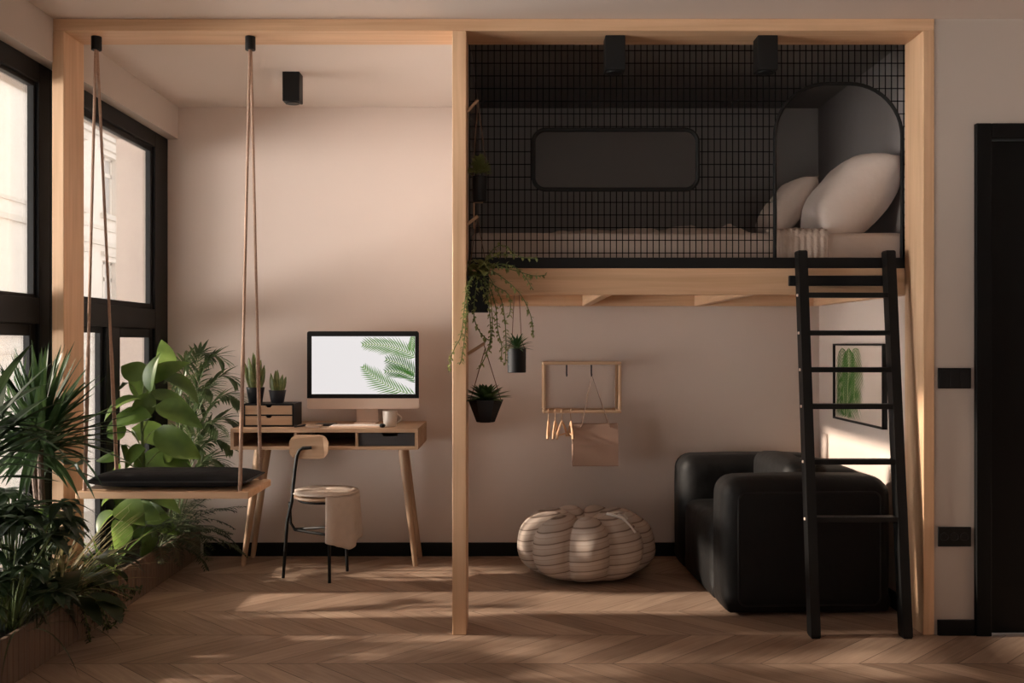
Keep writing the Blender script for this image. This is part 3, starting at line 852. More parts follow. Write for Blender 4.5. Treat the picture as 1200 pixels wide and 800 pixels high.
# ------------------------------------------------------------------ wall rack
RX0, RX1, RZ0_, RZ1_, RY = .180, .606, .850, 1.122, 1.378
rk = thing('wall_rack', 'small oak box-frame coat rack fixed to the wall under the loft', 'rack', ((RX0 + RX1) / 2, YB, RZ0_))
q = .0078
def rail(a, b, mat='oakX'):
    mb = MB(); mb.box(min(a[0], b[0]) - q, max(a[0], b[0]) + q, min(a[1], b[1]) - q, max(a[1], b[1]) + q, min(a[2], b[2]) - q, max(a[2], b[2]) + q, .002)
    return mb
by = YB - .0095
fr_ = MB()
for z in (RZ0_, RZ1_): rail((RX0, RY, z), (RX1, RY, z)).build('front_bar', M['oakX'], rk)
for x in (RX0, RX1): rail((x, RY, RZ0_ + .018), (x, RY, RZ1_ - .018)).build('upright', M['oakZ'], rk)
for z in (RZ0_, RZ1_): rail((RX0, by, z), (RX1, by, z)).build('wall_bar', M['oakX'], rk)
for x in (RX0, RX1): rail((x, by, RZ0_ + .018), (x, by, RZ1_ - .018)).build('upright', M['oakZ'], rk)
for x in (RX0, RX1):
    for z in (RZ0_, RZ1_): rail((x, RY + .018, z), (x, by - .018, z)).build('side_bar', M['oakX'], rk)
for px in (664, 693):
    x = P(px, 0, RY).x
    mb = MB(); mb.tube([(x, RY, RZ1_ - .009), (x, RY, RZ1_ - .055), (x, RY - .012, RZ1_ - .070), (x, RY - .026, RZ1_ - .062)], .0048, 8)
    mb.build('hook', M['hook'], rk, True)
# bag
bx = P(693, 0, RY).x; hz = RZ1_ - .066
bg = thing('paper_bag', 'brown kraft bag hanging by dark cords from a rack hook', 'bag', (P(697, 0, RY).x, RY, .545))
gx0, gx1, gz0, gz1 = P(670.5, 0, RY).x, P(723.5, 0, RY).x, P(0, 545, RY).z, P(0, 496, RY).z
mb = MB(); ya, yb_ = RY - .052, RY + .040
n = 10
def bagring(z, k, wob):
    pts = []
    for i in range(n): pts.append(Vector((gx0 + (gx1 - gx0) * i / n, ya + k + 0 * wob, z)))
    pts += [Vector((gx1, ya + k + (yb_ - ya - 2 * k) * i / 4, z)) for i in range(4)]
    for i in range(n): pts.append(Vector((gx1 - (gx1 - gx0) * i / n, yb_ - k, z)))
    pts += [Vector((gx0, yb_ - k - (yb_ - ya - 2 * k) * i / 4, z)) for i in range(4)]
    return pts
mb.loft([bagring(gz0 + .02, .01, 0), bagring(gz0, .004, 0), bagring(gz0 + .004, 0, .001), bagring(gz0 + .12, 0, .003), bagring(gz1, .012, .001)], cap=False)
vs = [mb.bm.verts.new(p) for p in bagring(gz0 + .003, .004, 0)]; mb.bm.faces.new(vs)
o = mb.build('bag_body', M['paper'], bg)
sm = o.modifiers.new('t', 'SOLIDIFY'); sm.thickness = .002
for yy in (ya + .010, yb_ - .010):
    top = Vector((bx, RY - .016, hz + .004))
    MB().tube([Vector((P(680, 0, RY).x, yy, gz1 - .02)), Vector((P(682, 0, RY).x, yy, gz1)), top, Vector((P(713, 0, RY).x, yy, gz1)), Vector((P(715, 0, RY).x, yy, gz1 - .02))], .0026, 6).build('cord', M['string'], bg, True)

# clothes hangers, seen nearly edge-on
def make_hanger(label):
    r = thing('clothes_hanger', label, 'hanger', (0, 0, 0), 'wooden hangers on the rack bar')
    # local: bar centre at origin, hanger lies in the local XZ plane below it
    pts = [(-.010, 0, .004)] + [(.0145 * math.cos(PI - PI * i / 10), 0, .0 + .0145 * math.sin(PI - PI * i / 10)) for i in range(11)] + [(.012, 0, -.02), (0, 0, -.035), (0, 0, -.055)]
    MB().tube(pts, .0024, 6).build('hook', M['oakZ'], r, True)
    pts = [(.105 * (i / 10 - 1) if i <= 10 else .105 * (i / 10 - 1), 0, -.055 - .075 * abs(i / 10 - 1) ** 1.2 - (.05 if abs(i / 10 - 1) > .99 else 0) * .3) for i in range(21)]
    MB().tube(pts, [.0055 + .002 * abs(i / 10 - 1) for i in range(21)], 8).build('shoulders', M['pineX'], r, True)
    MB().tube([(-.098, 0, -.127), (.098, 0, -.127)], .0042, 8).build('trouser_bar', M['pineX'], r, True)
    return r
hb = make_hanger('wooden hanger nearest the left end of the rack bar')
def hang(px, rz): return (P(px, 0, RY).x, RY, RZ0_ + .0003), rz
hpos = ((642.5, 1.50), (650.5, 1.42), (658.5, 1.25), (669, 1.62))
labs = ('wooden hanger nearest the left end of the rack bar', 'second wooden hanger from the left on the rack bar', 'most widely turned wooden hanger, third along the rack bar', 'wooden hanger closest to the brown bag')
hb.location, hb.rotation_euler = hang(*hpos[0])[0], (0, 0, hpos[0][1])
for (px, rz), lb in zip(hpos[1:], labs[1:]): dup(hb, hang(px, rz)[0], rz, lb)

# ------------------------------------------------------------------ pouf
pc = Vector((P(686, 0, 1.10).x, 1.10, 0))
pf = thing('floor_pouf', 'round striped beige pouf with pumpkin segments on the floor', 'pouf', pc)
mb = MB(); rings = []; nl = 9; nn = nl * 14
Rp, Hp = .375, .355
for i in range(33):
    a = -PI / 2 + PI * i / 32
    ca, sa = math.cos(a), math.sin(a)
    rr_ = abs(ca) ** .62; zz_ = math.copysign(abs(sa) ** .85, sa)
    ring = []
    for j in range(nn):
        th_ = 2 * PI * j / nn + .12
        lobe = abs(math.cos(nl * (th_ + PI / 2) / 2)) ** .5
        depth = .21 * min(1, rr_ * 1.3) * (1 if sa > -.6 else .6)
        f_ = 1 - depth * (1 - lobe)
        z = Hp / 2 + Hp / 2 * zz_
        top = max(0, sa)
        z -= .07 * math.exp(-(rr_ / .30) ** 2) * (sa > 0)
        z -= .035 * (1 - lobe) * (sa > 0) * math.sin(PI * min(1, rr_)) 
        p = Vector((Rp * rr_ * f_ * math.cos(th_), Rp * rr_ * f_ * math.sin(th_), max(0.001, z)))
        p += Vector((p.x, p.y, 0)) * .05 * noise.noise(Vector((math.cos(th_) * 2, math.sin(th_) * 2, z * 7)))
        ring.append(pc + p)
    rings.append(ring)
mb.loft(rings); mb.build('cover', M['stripe'], pf, 'all')
MB().ell(pc + Vector((0, 0, Hp - .065)), .035, .035, .014).build('button', M['stripe'], pf, True)
rb = MB(); rp = P(730, 604, .86)
def pz(x_, y_): return Hp * .97 - 3.0 * max(0, ((x_ - pc.x) ** 2 + (y_ - pc.y) ** 2) ** .5 - .18) ** 2
rib = [(.10, -.16), (.13, -.18), (.17, -.19), (.20, -.175), (.19, -.15), (.16, -.165), (.185, -.20), (.215, -.235), (.235, -.255)]
rb.tube([(pc.x + a, pc.y + b, pz(pc.x + a, pc.y + b) + .010) for a, b in rib], .008, 6)
rb.build('ribbon_tie', M['keys'], pf, True)
# ------------------------------------------------------------------ armchair
sf = thing('armchair', 'black leather boxy armchair turned sideways beneath the loft', 'armchair', (1.34, .9, 0))
ax0, ax1, ay0, ay1, az = .945, 1.715, .29, 1.46, .62
def soft(x0, x1, y0, y1, z0, z1, bev, name, par, puff=.012, seed=0, cuts=6, mat='leather'):
    mb = MB(); bm = mb.bm
    r = bmesh.ops.create_cube(bm, size=1)
    for v in r['verts']: v.co = Vector((x0 + (v.co.x + .5) * (x1 - x0), y0 + (v.co.y + .5) * (y1 - y0), z0 + (v.co.z + .5) * (z1 - z0)))
    bmesh.ops.bevel(bm, geom=bm.edges[:], offset=bev, segments=5, affect='EDGES', profile=.5)
    big = [e for e in bm.edges if e.calc_length() > .06]
    bmesh.ops.subdivide_edges(bm, edges=big, cuts=cuts, use_grid_fill=True)
    c_ = Vector(((x0 + x1) / 2, (y0 + y1) / 2, (z0 + z1) / 2)); hx, hy, hz_ = (x1 - x0) / 2, (y1 - y0) / 2, (z1 - z0) / 2
    for v in bm.verts:
        a, b, e = (v.co.x - c_.x) / hx, (v.co.y - c_.y) / hy, (v.co.z - c_.z) / hz_
        f = [(1 - b * b) * (1 - e * e), (1 - a * a) * (1 - e * e), (1 - a * a) * (1 - b * b)]
        nz = noise.noise(Vector((v.co.x * 5 + seed, v.co.y * 5, v.co.z * 3))) * .5 + 1
        if v.co.z < z0 + bev:
            if abs(a) > 1 - 1.2 * bev / hx and abs(a) > .5: v.co.x += math.copysign(1, a) * (hx * .985 - abs(v.co.x - c_.x)) * .7
            if abs(b) > 1 - 1.2 * bev / hy and abs(b) > .5: v.co.y += math.copysign(1, b) * (hy * .985 - abs(v.co.y - c_.y)) * .7
        if v.co.z > z0 + .01 or e > -.99:
            v.co += Vector((a * f[0], b * f[1], max(0, e) * f[2])) * puff * nz
    return mb.build(name, M[mat], par, 'all')
soft(ax0, ax1, ay0, ay0 + .27, .012, az, .078, 'arm', sf, .010, 1)
soft(ax0, ax1, ay1 - .27, ay1, .012, az, .078, 'arm', sf, .010, 2)
soft(ax1 - .25, ax1, ay0 + .272, ay1 - .272, .012, az, .07, 'backrest', sf, .008, 3)
soft(ax0 + .005, ax1 - .252, ay0 + .272, ay1 - .272, .012, .40, .06, 'seat', sf, .014, 4)
soft(ax1 - .40, ax1 - .245, ay0 + .30, ay1 - .30, .42, .655, .05, 'back_cushion', sf, .02, 5)
def seamring(y, x0, x1, z0, z1):
    MB().tube(rrect(x0, x1, z0, z1, .035, y, 5), .0042, 6, cyc=True).build('piping', M['seam'], sf, True)
seamring(ay0 - .001, ax0 + .060, ax1 - .060, .05, az - .060)
sf.rotation_euler = (0, 0, math.radians(2.4)); sf.location.x -= .01

# ------------------------------------------------------------------ poster on the right wall
pY0, pY1, pZ0, pZ1 = .526, 1.26, .823, 1.232
ps = thing('framed_poster', 'black framed palm leaf poster on the right wall behind the ladder', 'poster', (XR, .9, pZ0))
fd = .024; fw = .010
mb = MB(); X1 = XR - .0005; X0 = X1 - fd
mb.box(X0, X1, pY0, pY0 + fw, pZ0, pZ1); mb.box(X0, X1, pY1 - fw, pY1, pZ0, pZ1); mb.box(X0, X1, pY0 + fw, pY1 - fw, pZ0, pZ0 + fw); mb.box(X0, X1, pY0 + fw, pY1 - fw, pZ1 - fw, pZ1)
mb.build('frame', M['black'], ps)
pr = MB().box(X1 - .012, X1 - .001, pY0 + fw, pY1 - fw, pZ0 + fw, pZ1 - fw).build('print', M['paint'], ps)
fp = lambda u, v, h: Vector((X1 - .0128 + h, u, v))
clP = lambda v: Vector((min(max(v.x, pY0 + fw + .002), pY1 - fw - .002), min(max(v.y, pZ0 + fw + .004), pZ1 - fw - .012)))
for (mt_, p0, p1, p2, n_, L_, w_, sw_, rw_, ho_) in (('inkd', (1.14, 1.24), (1.13, 1.05), (1.10, .86), 20, .25, .0105, .80, .003, 0),
        ('inkg', (1.03, 1.24), (1.03, 1.05), (1.06, .855), 22, .29, .0105, .80, .004, -.0006), ('inkg', (.93, 1.24), (.92, 1.10), (.95, .93), 16, .19, .0075, .80, .0025, -.0006)):
    lm_, rm_ = MB(), MB()
    frond2d(lm_, rm_, p0, p1, p2, n_, L_, w_, sw_, clP, fp, rw=rw_, hoff=ho_)
    lm_.build('leaf_print', M[mt_], pr); rm_.build('leaf_rib_print', M['inkl'], pr)
# pale wall plate at the back corner under the poster
wpl = thing('wall_plate', 'pale rectangular wall plate low on the right wall above the armchair', 'wall plate', (XR, 1.45, .6))
MB().box(XR - .008, XR - .0005, 1.42, 1.52, .58, .72, .002).build('cover', M['wall'], wpl)
# switch and socket plates
def plate(z0, z1, label, cat, nm, outlets):
    x0, x1 = P(1099, 0, 0).x, P(1137.5, 0, 0).x
    r = thing(nm, label, cat, ((x0 + x1) / 2, 0, z0))
    MB().box(x0, x1, -.006, .0035, z0, z1, .002).build('plate', M['plate'], r)
    for i in range(3):
        a = x0 + .006 + i * (x1 - x0 - .012) / 3; b = a + (x1 - x0 - .012) / 3 - .003
        if outlets:
            MB().lathe([(.016, -.0085), (.018, -.0065), (.018, -.006)], (0, 0, 0), 20)
            mb = MB(); cx, cz = (a + b) / 2, (z0 + z1) / 2
            mb.loft([[Vector((cx + rr_ * math.cos(2 * PI * j / 20), yy, cz + rr_ * math.sin(2 * PI * j / 20))) for j in range(20)] for rr_, yy in ((.0185, -.0062), (.0185, -.0085), (.0155, -.0085), (.0150, -.0063))])
            mb.build('socket', M['pot'], r, True)
        else:
            MB().box(a, b, -.0095, -.006, z0 + .008, z1 - .008, .0015).build('rocker', M['pot'], r)
plate(1.042, 1.129, 'black triple light switch on the wall between post and door', 'light switch', 'light_switch', False)
plate(.375, .458, 'black triple power socket low on the wall between post and door', 'socket', 'power_socket', True)

# ------------------------------------------------------------------ hanging planters
def rim_pot(prof, c, n=24, sx=1): return MB().lathe(prof, c, n)
HY = .10
# 1: little bushy pot at the top peg
c = P(562, 236, HY)
hp = thing('hanging_planter', 'small bushy plant in a black pot hung from the top peg before the mesh', 'plant', c, 'planters hung from the middle post')
MB().lathe([(.027, .0), (.030, .003), (.032, .108), (.028, .108), (.026, .098), (.001, .098)], c, 20).build('pot', M['pot'], hp, True)
tip = P(560, 118, PY)
for sx_ in (-1, 1):
    MB().tube([tip, c + Vector((sx_ * .024, 0, .19)), c + Vector((sx_ * .030, 0, .10))], .0022, 6).build('cord', M['string'], hp, True)
mb = MB(); rnd = random.Random(5)
for i in range(260):
    d_ = Vector((rnd.gauss(0, .6), rnd.gauss(0, .6), rnd.uniform(.2, 1))).normalized(); rr_ = rnd.uniform(.02, .075)
    p = c + Vector((0, 0, .11)) + Vector((d_.x * .034, d_.y * .034, d_.z * rr_ * 1.1))
    mb.leaf(p, d_ + Vector((0, 0, .2)), .024, .016, .4, 3)
mb.build('foliage', M['lf_trail'], hp)
br = MB(); br.tube([P(566, 237.5, HY), P(555.5, 237.5, HY), P(555.5, 268, HY)], .0035, 6); br.build('bracket', M['oakX'], hp)

# 2: trailing plant
c = P(560.5, 366, HY)
hp = thing('hanging_planter', 'black square pot with long trailing vines beside the loft platform', 'plant', c, 'planters hung from the middle post')
w_ = .047
mb = MB(); mb.loft([[c + Vector((sx_ * k, sy_ * k, z)) for sx_, sy_ in ((-1, -1), (1, -1), (1, 1), (-1, 1))] for k, z in ((w_ * .88, 0), (w_ * .90, .003), (w_, .155), (w_ * .9, .155), (w_ * .88, .14))])
mb.build('pot', M['pot'], hp)
tip = P(559, 254, PY)
for sx_ in (-1, 1): MB().tube([tip, c + Vector((sx_ * w_ * .95, 0, .15))], .002, 6).build('cord', M['string'], hp, True)
stm, lv = MB(), MB(); rnd = random.Random(11)
def vine(stm, lv, pts, rnd, step=.0085, ll=.021, lw=.0125, r=.002):
    # smooth the polyline (Catmull-Rom)
    pts = [Vector(p) for p in pts]; out = []
    for i in range(len(pts) - 1):
        p0, p1, p2, p3 = pts[max(i - 1, 0)], pts[i], pts[i + 1], pts[min(i + 2, len(pts) - 1)]
        k = max(3, int((p2 - p1).length / .02))
        for j in range(k):
            t = j / k
            out.append(.5 * ((2 * p1) + (p2 - p0) * t + (2 * p0 - 5 * p1 + 4 * p2 - p3) * t * t + (3 * p1 - p0 - 3 * p2 + p3) * t ** 3))
    out.append(pts[-1])
    stm.tube(out, r, 5)
    acc = 0
    for a, b in zip(out, out[1:]):
        L_ = (b - a).length; acc += L_
        while acc > step:
            acc -= step
            d_ = (b - a).normalized(); s_ = d_.cross(Vector((rnd.uniform(-1, 1), rnd.uniform(-1, 1), rnd.uniform(-1, 1)))).normalized()
            lv.leaf(b.lerp(a, rnd.random()), d_ * .5 + s_, ll * rnd.uniform(.7, 1.2), lw, .3, 3)
V = lambda px, py, y: P(px, py, y)
top = c + Vector((0, 0, .16))
vines = [
    [(556, 322, .03), (547, 338, -.02), (541, 390, -.03), (534, 405, -.03), (528, 420, -.03), (526, 436, -.03)],
    [(555, 322, .03), (549, 340, -.02), (545, 390, -.03), (541, 420, -.03), (538, 427, -.03)],
    [(565, 320, .06), (574, 345, .05), (577, 380, .05), (575, 400, .05), (573, 412, .05)],
    [(565, 318, .06), (572, 350, .03), (575, 390, .04), (571, 412, .04), (562, 432, .04)],
    [(566, 318, .07), (580, 355, .05), (583, 385, .05), (588, 405, .05), (587, 424, .05)],
    [(566, 316, .07), (585, 345, .06), (591, 370, .05), (593, 400, .05), (592, 425, .05)],
    [(568, 314, .07), (590, 326, .05), (610, 345, .05), (622, 370, .05), (625, 394, .05)],
    [(568, 312, .07), (595, 310, .05), (612, 320, .05), (625, 340, .05)],
    [(568, 310, .07), (600, 316, .05), (625, 323, .05), (640, 322, .05)],
    [(566, 308, .07), (590, 298, .08), (615, 302, .06), (630, 303, .06)],
    [(560, 326, .04), (555, 365, .02), (560, 385, .03), (568, 395, .04), (572, 398, .04)],
    [(563, 322, .06), (580, 335, .05), (596, 345, .05), (598, 365, .05), (594, 372, .05)],
    [(560, 322, .05), (567, 342, .03), (572, 356, .03)],
    [(566, 310, .08), (580, 290, .09), (592, 288, .09), (600, 296, .08)],
]
for vl in vines: vine(stm, lv, [top + Vector((rnd.uniform(-.02, .02), rnd.uniform(-.02, .02), -.01))] + [V(*a) for a in vl], rnd)
for i in range(70):
    p = top + Vector((rnd.uniform(-.055, .06), rnd.uniform(-.06, .03), rnd.uniform(-.01, .055)))
    d_ = Vector((rnd.uniform(-1, 1), rnd.uniform(-1, .5), rnd.uniform(-.2, 1)))
    lv.leaf(p, d_, .036, .030, .9, 4, shape='heart')
lv.build('foliage', M['lf_trail'], hp); stm.build('vine_stems', M['stem'], hp, True)

# 3: diamond pot with succulent
c = P(569, 494.5, HY)
hp = thing('hanging_planter', 'rosette succulent in a flared black bowl hung from the lowest peg', 'plant', c, 'planters hung from the middle post')
MB().lathe([(.036, 0), (.040, .002), (.077, .098), (.070, .098), (.066, .088), (.001, .086)], c, 6).build('pot', M['pot'], hp)
tip = P(567, 403.5, PY)
for sx_ in (-1, 1): MB().tube([tip, P(568.5, 408, HY), c + Vector((sx_ * .048, 0, .155)), c + Vector((sx_ * .066, 0, .096))], .0022, 6).build('cord', M['string'], hp, True)
mb = MB()
for i in range(34):
    a = 2.4 * i; k = i / 34; el = 1.35 - 1.25 * k
    d_ = Vector((math.cos(a) * math.cos(el), math.sin(a) * math.cos(el), math.sin(el)))
    mb.leaf(c + Vector((0, 0, .092)) + Vector((d_.x, d_.y, 0)) * .01, d_, .080 + .05 * k, .036, .3, 5, .35, 'ovate')
mb.build('foliage', M['lf_succ'], hp, 'all')

# 4: cylinder pot hung from the platform
yy = .42
c = P(605.5, 436.5, yy)
hp = thing('hanging_planter', 'spiky little plant in a black cylinder pot hung from the platform underside', 'plant', c, 'planters hung from the middle post')
MB().lathe([(.040, 0), (.043, .002), (.0435, .112), (.039, .112), (.038, .10), (.001, .10)], c, 26).build('pot', M['pot'], hp, True)
for sx_ in (-1, 1): MB().tube([c + Vector((sx_ * .008, 0, 1.528 - c.z)), c + Vector((sx_ * .022, 0, .15)), c + Vector((sx_ * .040, 0, .108))], .0018, 6).build('cord', M['string'], hp, True)
mb = MB(); rnd = random.Random(3)
for i in range(46):
    a = 2.4 * i; el = 1.4 - 1.4 * (i / 46)
    d_ = Vector((math.cos(a) * math.cos(el), math.sin(a) * math.cos(el), math.sin(el) + .1))
    mb.leaf(c + Vector((0, 0, .11)), d_,   .090 * rnd.uniform(.8, 1.1), .013, .5, 5, .3, 'lance')
mb.build('foliage', M['lf_drac'], hp)

# ------------------------------------------------------------------ planters by the window
def planter(y0, y1, label, notch=None):
    r = thing('planter_box', label, 'planter', (-1.9, (y0 + y1) / 2, 0), 'slatted planter boxes')
    x0, x1, h = -1.993, -1.80, .185
    mb = MB(); n = int((y1 - y0) / .04)
    for i in range(n):
        a = y0 + (y1 - y0) * i / n
        mb.box(x1 - .018, x1, a + .002, a + (y1 - y0) / n - .002, 0.001, h, .002, 1)
    mb.build('slat_front', M['slat'], r)
    en = notch if notch else y0
    b = MB(); b.box(x0, x1 - .020, en, en + .015, .001, h); b.box(x0, x1 - .020, y1 - .015, y1, .001, h); b.box(x0, x0 + .015, en + .015, y1 - .015, .001, h)
    b.build('box_sides', M['slat'], r)
    MB().grid(lambda u, v: Vector((x0 + .015 + u * (x1 - x0 - .036), en + .016 + v * (y1 - en - .032), h - .028 + .012 * noise.noise(Vector((u * 3, v * 9, 1))))), 6, 40).build('soil', M['soil'], r, 'all')
planter(-1.6, -.085, 'slatted wooden planter box in front of the left post')
planter(-.08, 1.55, 'slatted wooden planter box along the window behind the swing', .215)

def PXY(px, X):   # depth for a pixel column at a given X
    return (px - 600) and (X * K * D / (px - 600) - D)
Z0 = .17
def plant(label, cat, x, y, group='plants along the window', name='potted_plant'): return thing(name, label, cat, (x, y, Z0), group)

# dracaena
x, y = -1.90, PXY(45, -1.90)
r = plant('spiky dark green dracaena on bare stems in front of the left post', 'plant', x, y, name='dracaena')
cz = P(45, 522, y).z
tr = MB()
heads = [(Vector((x + .005, y, cz)), 1.0), (Vector((x - .05, y + .06, cz - .08)), .8)]
for hcen, k in heads:
    tr = MB(); base = Vector((x, y + (hcen.y - y) * .3, .15)); tr.tube([base, base.lerp(hcen, .5) + Vector((.012, .01, 0)), hcen], [.017, .014, .012], 9); tr.build('trunk', M['bark'], r, True)
mb = MB(); rnd = random.Random(21)
for (hcen, k), n in zip(heads, (130, 50)):
    for i in range(n):
        a = rnd.uniform(0, 2 * PI); el = rnd.uniform(-.25, 1.5)
        d_ = Vector((math.cos(a) * math.cos(el), math.sin(a) * math.cos(el), math.sin(el)))
        if hcen.x + d_.x * .34 * k < -1.99: d_.x = max(d_.x, (-1.985 - hcen.x) / (.34 * k))
        mb.leaf(hcen + Vector((0, 0, rnd.uniform(-.03, .06))), d_, rnd.uniform(.32, .42) * k, .032, rnd.uniform(.1, .6) * (1.2 - math.sin(el)), 7, .35, 'lance')
mb.dodge().build('foliage', M['lf_drac'], r)

# lanceolate plant at the frame edge
x, y = -1.88, PXY(-14, -1.88)
r = plant('dark broad-bladed plant cut off at the left picture edge by the window', 'plant', x, y, name='cordyline')
MB().tube([(x, y, .15), (x + .01, y + .02, .6), (x, y, P(0, 505, y).z)], [.014, .012, .010], 8).build('trunk', M['bark'], r, True)
mb = MB(); rnd = random.Random(31)
for i in range(46):
    a = rnd.uniform(0, 2 * PI); el = rnd.uniform(-.1, 1.2)
    d_ = Vector((abs(math.cos(a)) * math.cos(el) * (1 if i % 3 else -.25), math.sin(a) * math.cos(el), math.sin(el)))
    mb.leaf((x, y, P(0, 505, y).z + rnd.uniform(-.18, .06)), d_, rnd.uniform(.22, .36), .052, rnd.uniform(.2, .9), 7, .25, 'lance')
mb.dodge().build('foliage', M['lf_dark'], r)

# dark dense foliage
x, y = -1.87, PXY(14, -1.87)
r = plant('dense dark leafy shrub low beside the dracaena stems', 'plant', x, y, name='schefflera')
mb, stm = MB(), MB(); rnd = random.Random(41)
for i in range(42):
    a = rnd.uniform(0, 2 * PI); rr_ = rnd.uniform(.02, .19)
    hd_ = Vector((x + max(-.10, rr_ * math.cos(a)), y + rr_ * 1.3 * math.sin(a), rnd.uniform(.28, .68)))
    stm.tube([(x, y, .15), (x + (hd_.x - x) * .4, y + (hd_.y - y) * .4, .15 + (hd_.z - .15) * .6), hd_], .004, 5)
    for j in range(9):
        b = 2 * PI * j / 9 + i
        mb.leaf(hd_, (math.cos(b), math.sin(b), rnd.uniform(-.2, .5)), rnd.uniform(.09, .15), .045, rnd.uniform(.5, 1.2), 5, .2)
mb.dodge().build('foliage', M['lf_dark'], r); stm.build('stems', M['stem'], r, True)

# big-leaf plant
x, y = -1.87, .82
r = plant('broad bright-leaved rubber plant behind the swing by the window', 'plant', x, y, name='rubber_plant')
mb, stm = MB(), MB(); rnd = random.Random(52)
s1 = [Vector((x, y, .15)), Vector((x + .01, y, .55)), Vector((x + .0, y, .85)), Vector((x + .02, y + .02, 1.13))]
stm.tube(s1, [.012, .010, .008, .005], 8)
spec = []
for (cx_, cy_, pw_, ang, ln) in (   # leaf middle px, width, direction in the picture (deg), length px
    (197, 418, 30, 78, 52), (172, 440, 30, 100, 44), (145, 438, 34, 168, 58), (208, 452, 34, -20, 56), (160, 455, 32, 150, 50), (192, 440, 26, 20, 50), (130, 452, 30, 190, 46),
    (195, 470, 36, -12, 62), (140, 475, 34, 195, 60), (170, 480, 30, 250, 46), (205, 490, 36, -35, 60), (150, 498, 40, 200, 66), (122, 508, 38, 190, 60), (172, 515, 40, -25, 70), (200, 525, 40, -48, 62),
    (190, 545, 38, -15, 60), (150, 540, 36, 215, 56), (165, 550, 30, 260, 46), (205, 545, 30, -60, 50), (130, 535, 30, 220, 50),
    (135, 595, 38, 215, 64), (160, 605, 40, 255, 66), (178, 612, 36, 285, 60), (120, 612, 30, 235, 52), (150, 580, 36, 180, 50), (185, 590, 34, -30, 54), (143, 625, 28, 250, 48), (176, 635, 26, 275, 46)):
    a_ = math.radians(ang); m_ = Vector((cx_, cy_)); dv = Vector((math.cos(a_), -math.sin(a_))) * ln / 2
    spec.append((m_ - dv * .9, m_ + dv * .9, pw_ * .84))
near_ = [((137, 600), (112, 622), 32), ((140, 590), (160, 615), 34), ((138, 580), (118, 590), 30), ((142, 570), (168, 585), 32), ((138, 560), (125, 555), 28), ((140, 610), (146, 640), 28), ((136, 540), (112, 536), 30), ((150, 600), (178, 608), 30)]
for (b_, t_, W_) in spec + near_:
    yy_ = y + rnd.uniform(-.16, .14) if (b_, t_, W_) not in near_ else y + rnd.uniform(-.42, -.28); sc_ = K * S(yy_)
    pb, pt = P(b_[0], b_[1], yy_), P(t_[0], t_[1], yy_ - rnd.uniform(-.02, .10))
    pb.x = max(-1.975, pb.x); pt.x = max(-1.985, pt.x)
    j = Vector((x, y, max(.2, min(1.1, pb.z - .10))))
    stm.tube([j, j.lerp(pb, .6) + Vector((0, 0, .02)), pb], .003, 5)
    d_ = pt - pb
    mb.leaf(pb, d_ + Vector((0, 0, .30 * d_.length)), d_.length * 1.08, W_ / sc_, rnd.uniform(.5, 1.1), 9, rnd.uniform(.15, .5), 'rubber', up=(rnd.uniform(-.9, .9), rnd.uniform(-1.0, -.15), rnd.uniform(.2, 1.1)))
for v in mb.bm.verts: v.co.x = max(v.co.x, -1.99)
mb.build('foliage', M['lf_big'], r, 'all'); stm.build('stems', M['stem'], r, True)

# feather palms
def palm_frond(mb, stm, base, d, L_, droop, n, ll, lw, rnd, r=.003, sweep=.9, hang=.5, t0=.25):
    base = Vector(base); d = Vector(d).normalized(); p = base; pts = [p.copy()]
    side = d.cross(Vector((0, 0, 1)))
    if side.length < .05: side = Vector((1, 0, 0))
    side.normalize(); dd = d.copy(); k = 20
    for i in range(k):
        dd = Matrix.Rotation(-droop / k, 3, side) @ dd; p = p + dd * L_ / k; pts.append(p.copy())
        t = (i + 1) / k
        if t > t0:
            for sd in (1, -1):
                for q_ in range(n):
                    if rnd.random() < .1: continue
                    pp_ = pts[-2].lerp(pts[-1], q_ / n)
                    ld = dd * math.cos(sweep) + side * sd * math.sin(sweep) + Vector((0, 0, rnd.uniform(-.1, .25)))
                    l_ = ll * math.sin(PI * (.15 + .8 * (t - t0) / (1 - t0))) ** .6
                    mb.leaf(pp_, ld, l_ * rnd.uniform(.85, 1.1), lw, hang * rnd.uniform(.6, 1.6), 4, .2, 'lance')
    stm.tube(pts, [r * (1 - .6 * i / k) for i in range(k + 1)], 5)

x, y = -1.86, 1.28
r = plant('feathery parlour palm in the corner between window and back wall', 'plant', x, y, name='parlour_palm')
mb, stm = MB(), MB(); rnd = random.Random(61)
def palm_path(mb, stm, p0, p1, p2, n, ll, lw, rnd, t0=.4, sweep=.75, hang=.5, r=.003):
    p0, p1, p2 = Vector(p0), Vector(p1), Vector(p2)
    q = lambda t: p0 * (1 - t) ** 2 + p1 * 2 * t * (1 - t) + p2 * t * t
    pts = [q(i / 24) for i in range(25)]
    stm.tube(pts, [r * (1 - .65 * i / 24) for i in range(25)], 5)
    for i in range(n):
        t = t0 + (1 - t0) * (i + .5) / n
        dd = (q(min(1, t + .02)) - q(t - .02)).normalized(); side = dd.cross(Vector((.1, -.25, 1))).normalized()
        l_ = ll * math.sin(PI * (.18 + .72 * (t - t0) / (1 - t0))) ** .6
        for sd in (1, -1):
            ld = dd * math.cos(sweep) + side * sd * math.sin(sweep) + Vector((0, 0, rnd.uniform(-.15, .15)))
            mb.leaf(q(t), ld, l_ * rnd.uniform(.85, 1.12), lw, hang * rnd.uniform(.5, 1.6), 5, .25, 'lance')
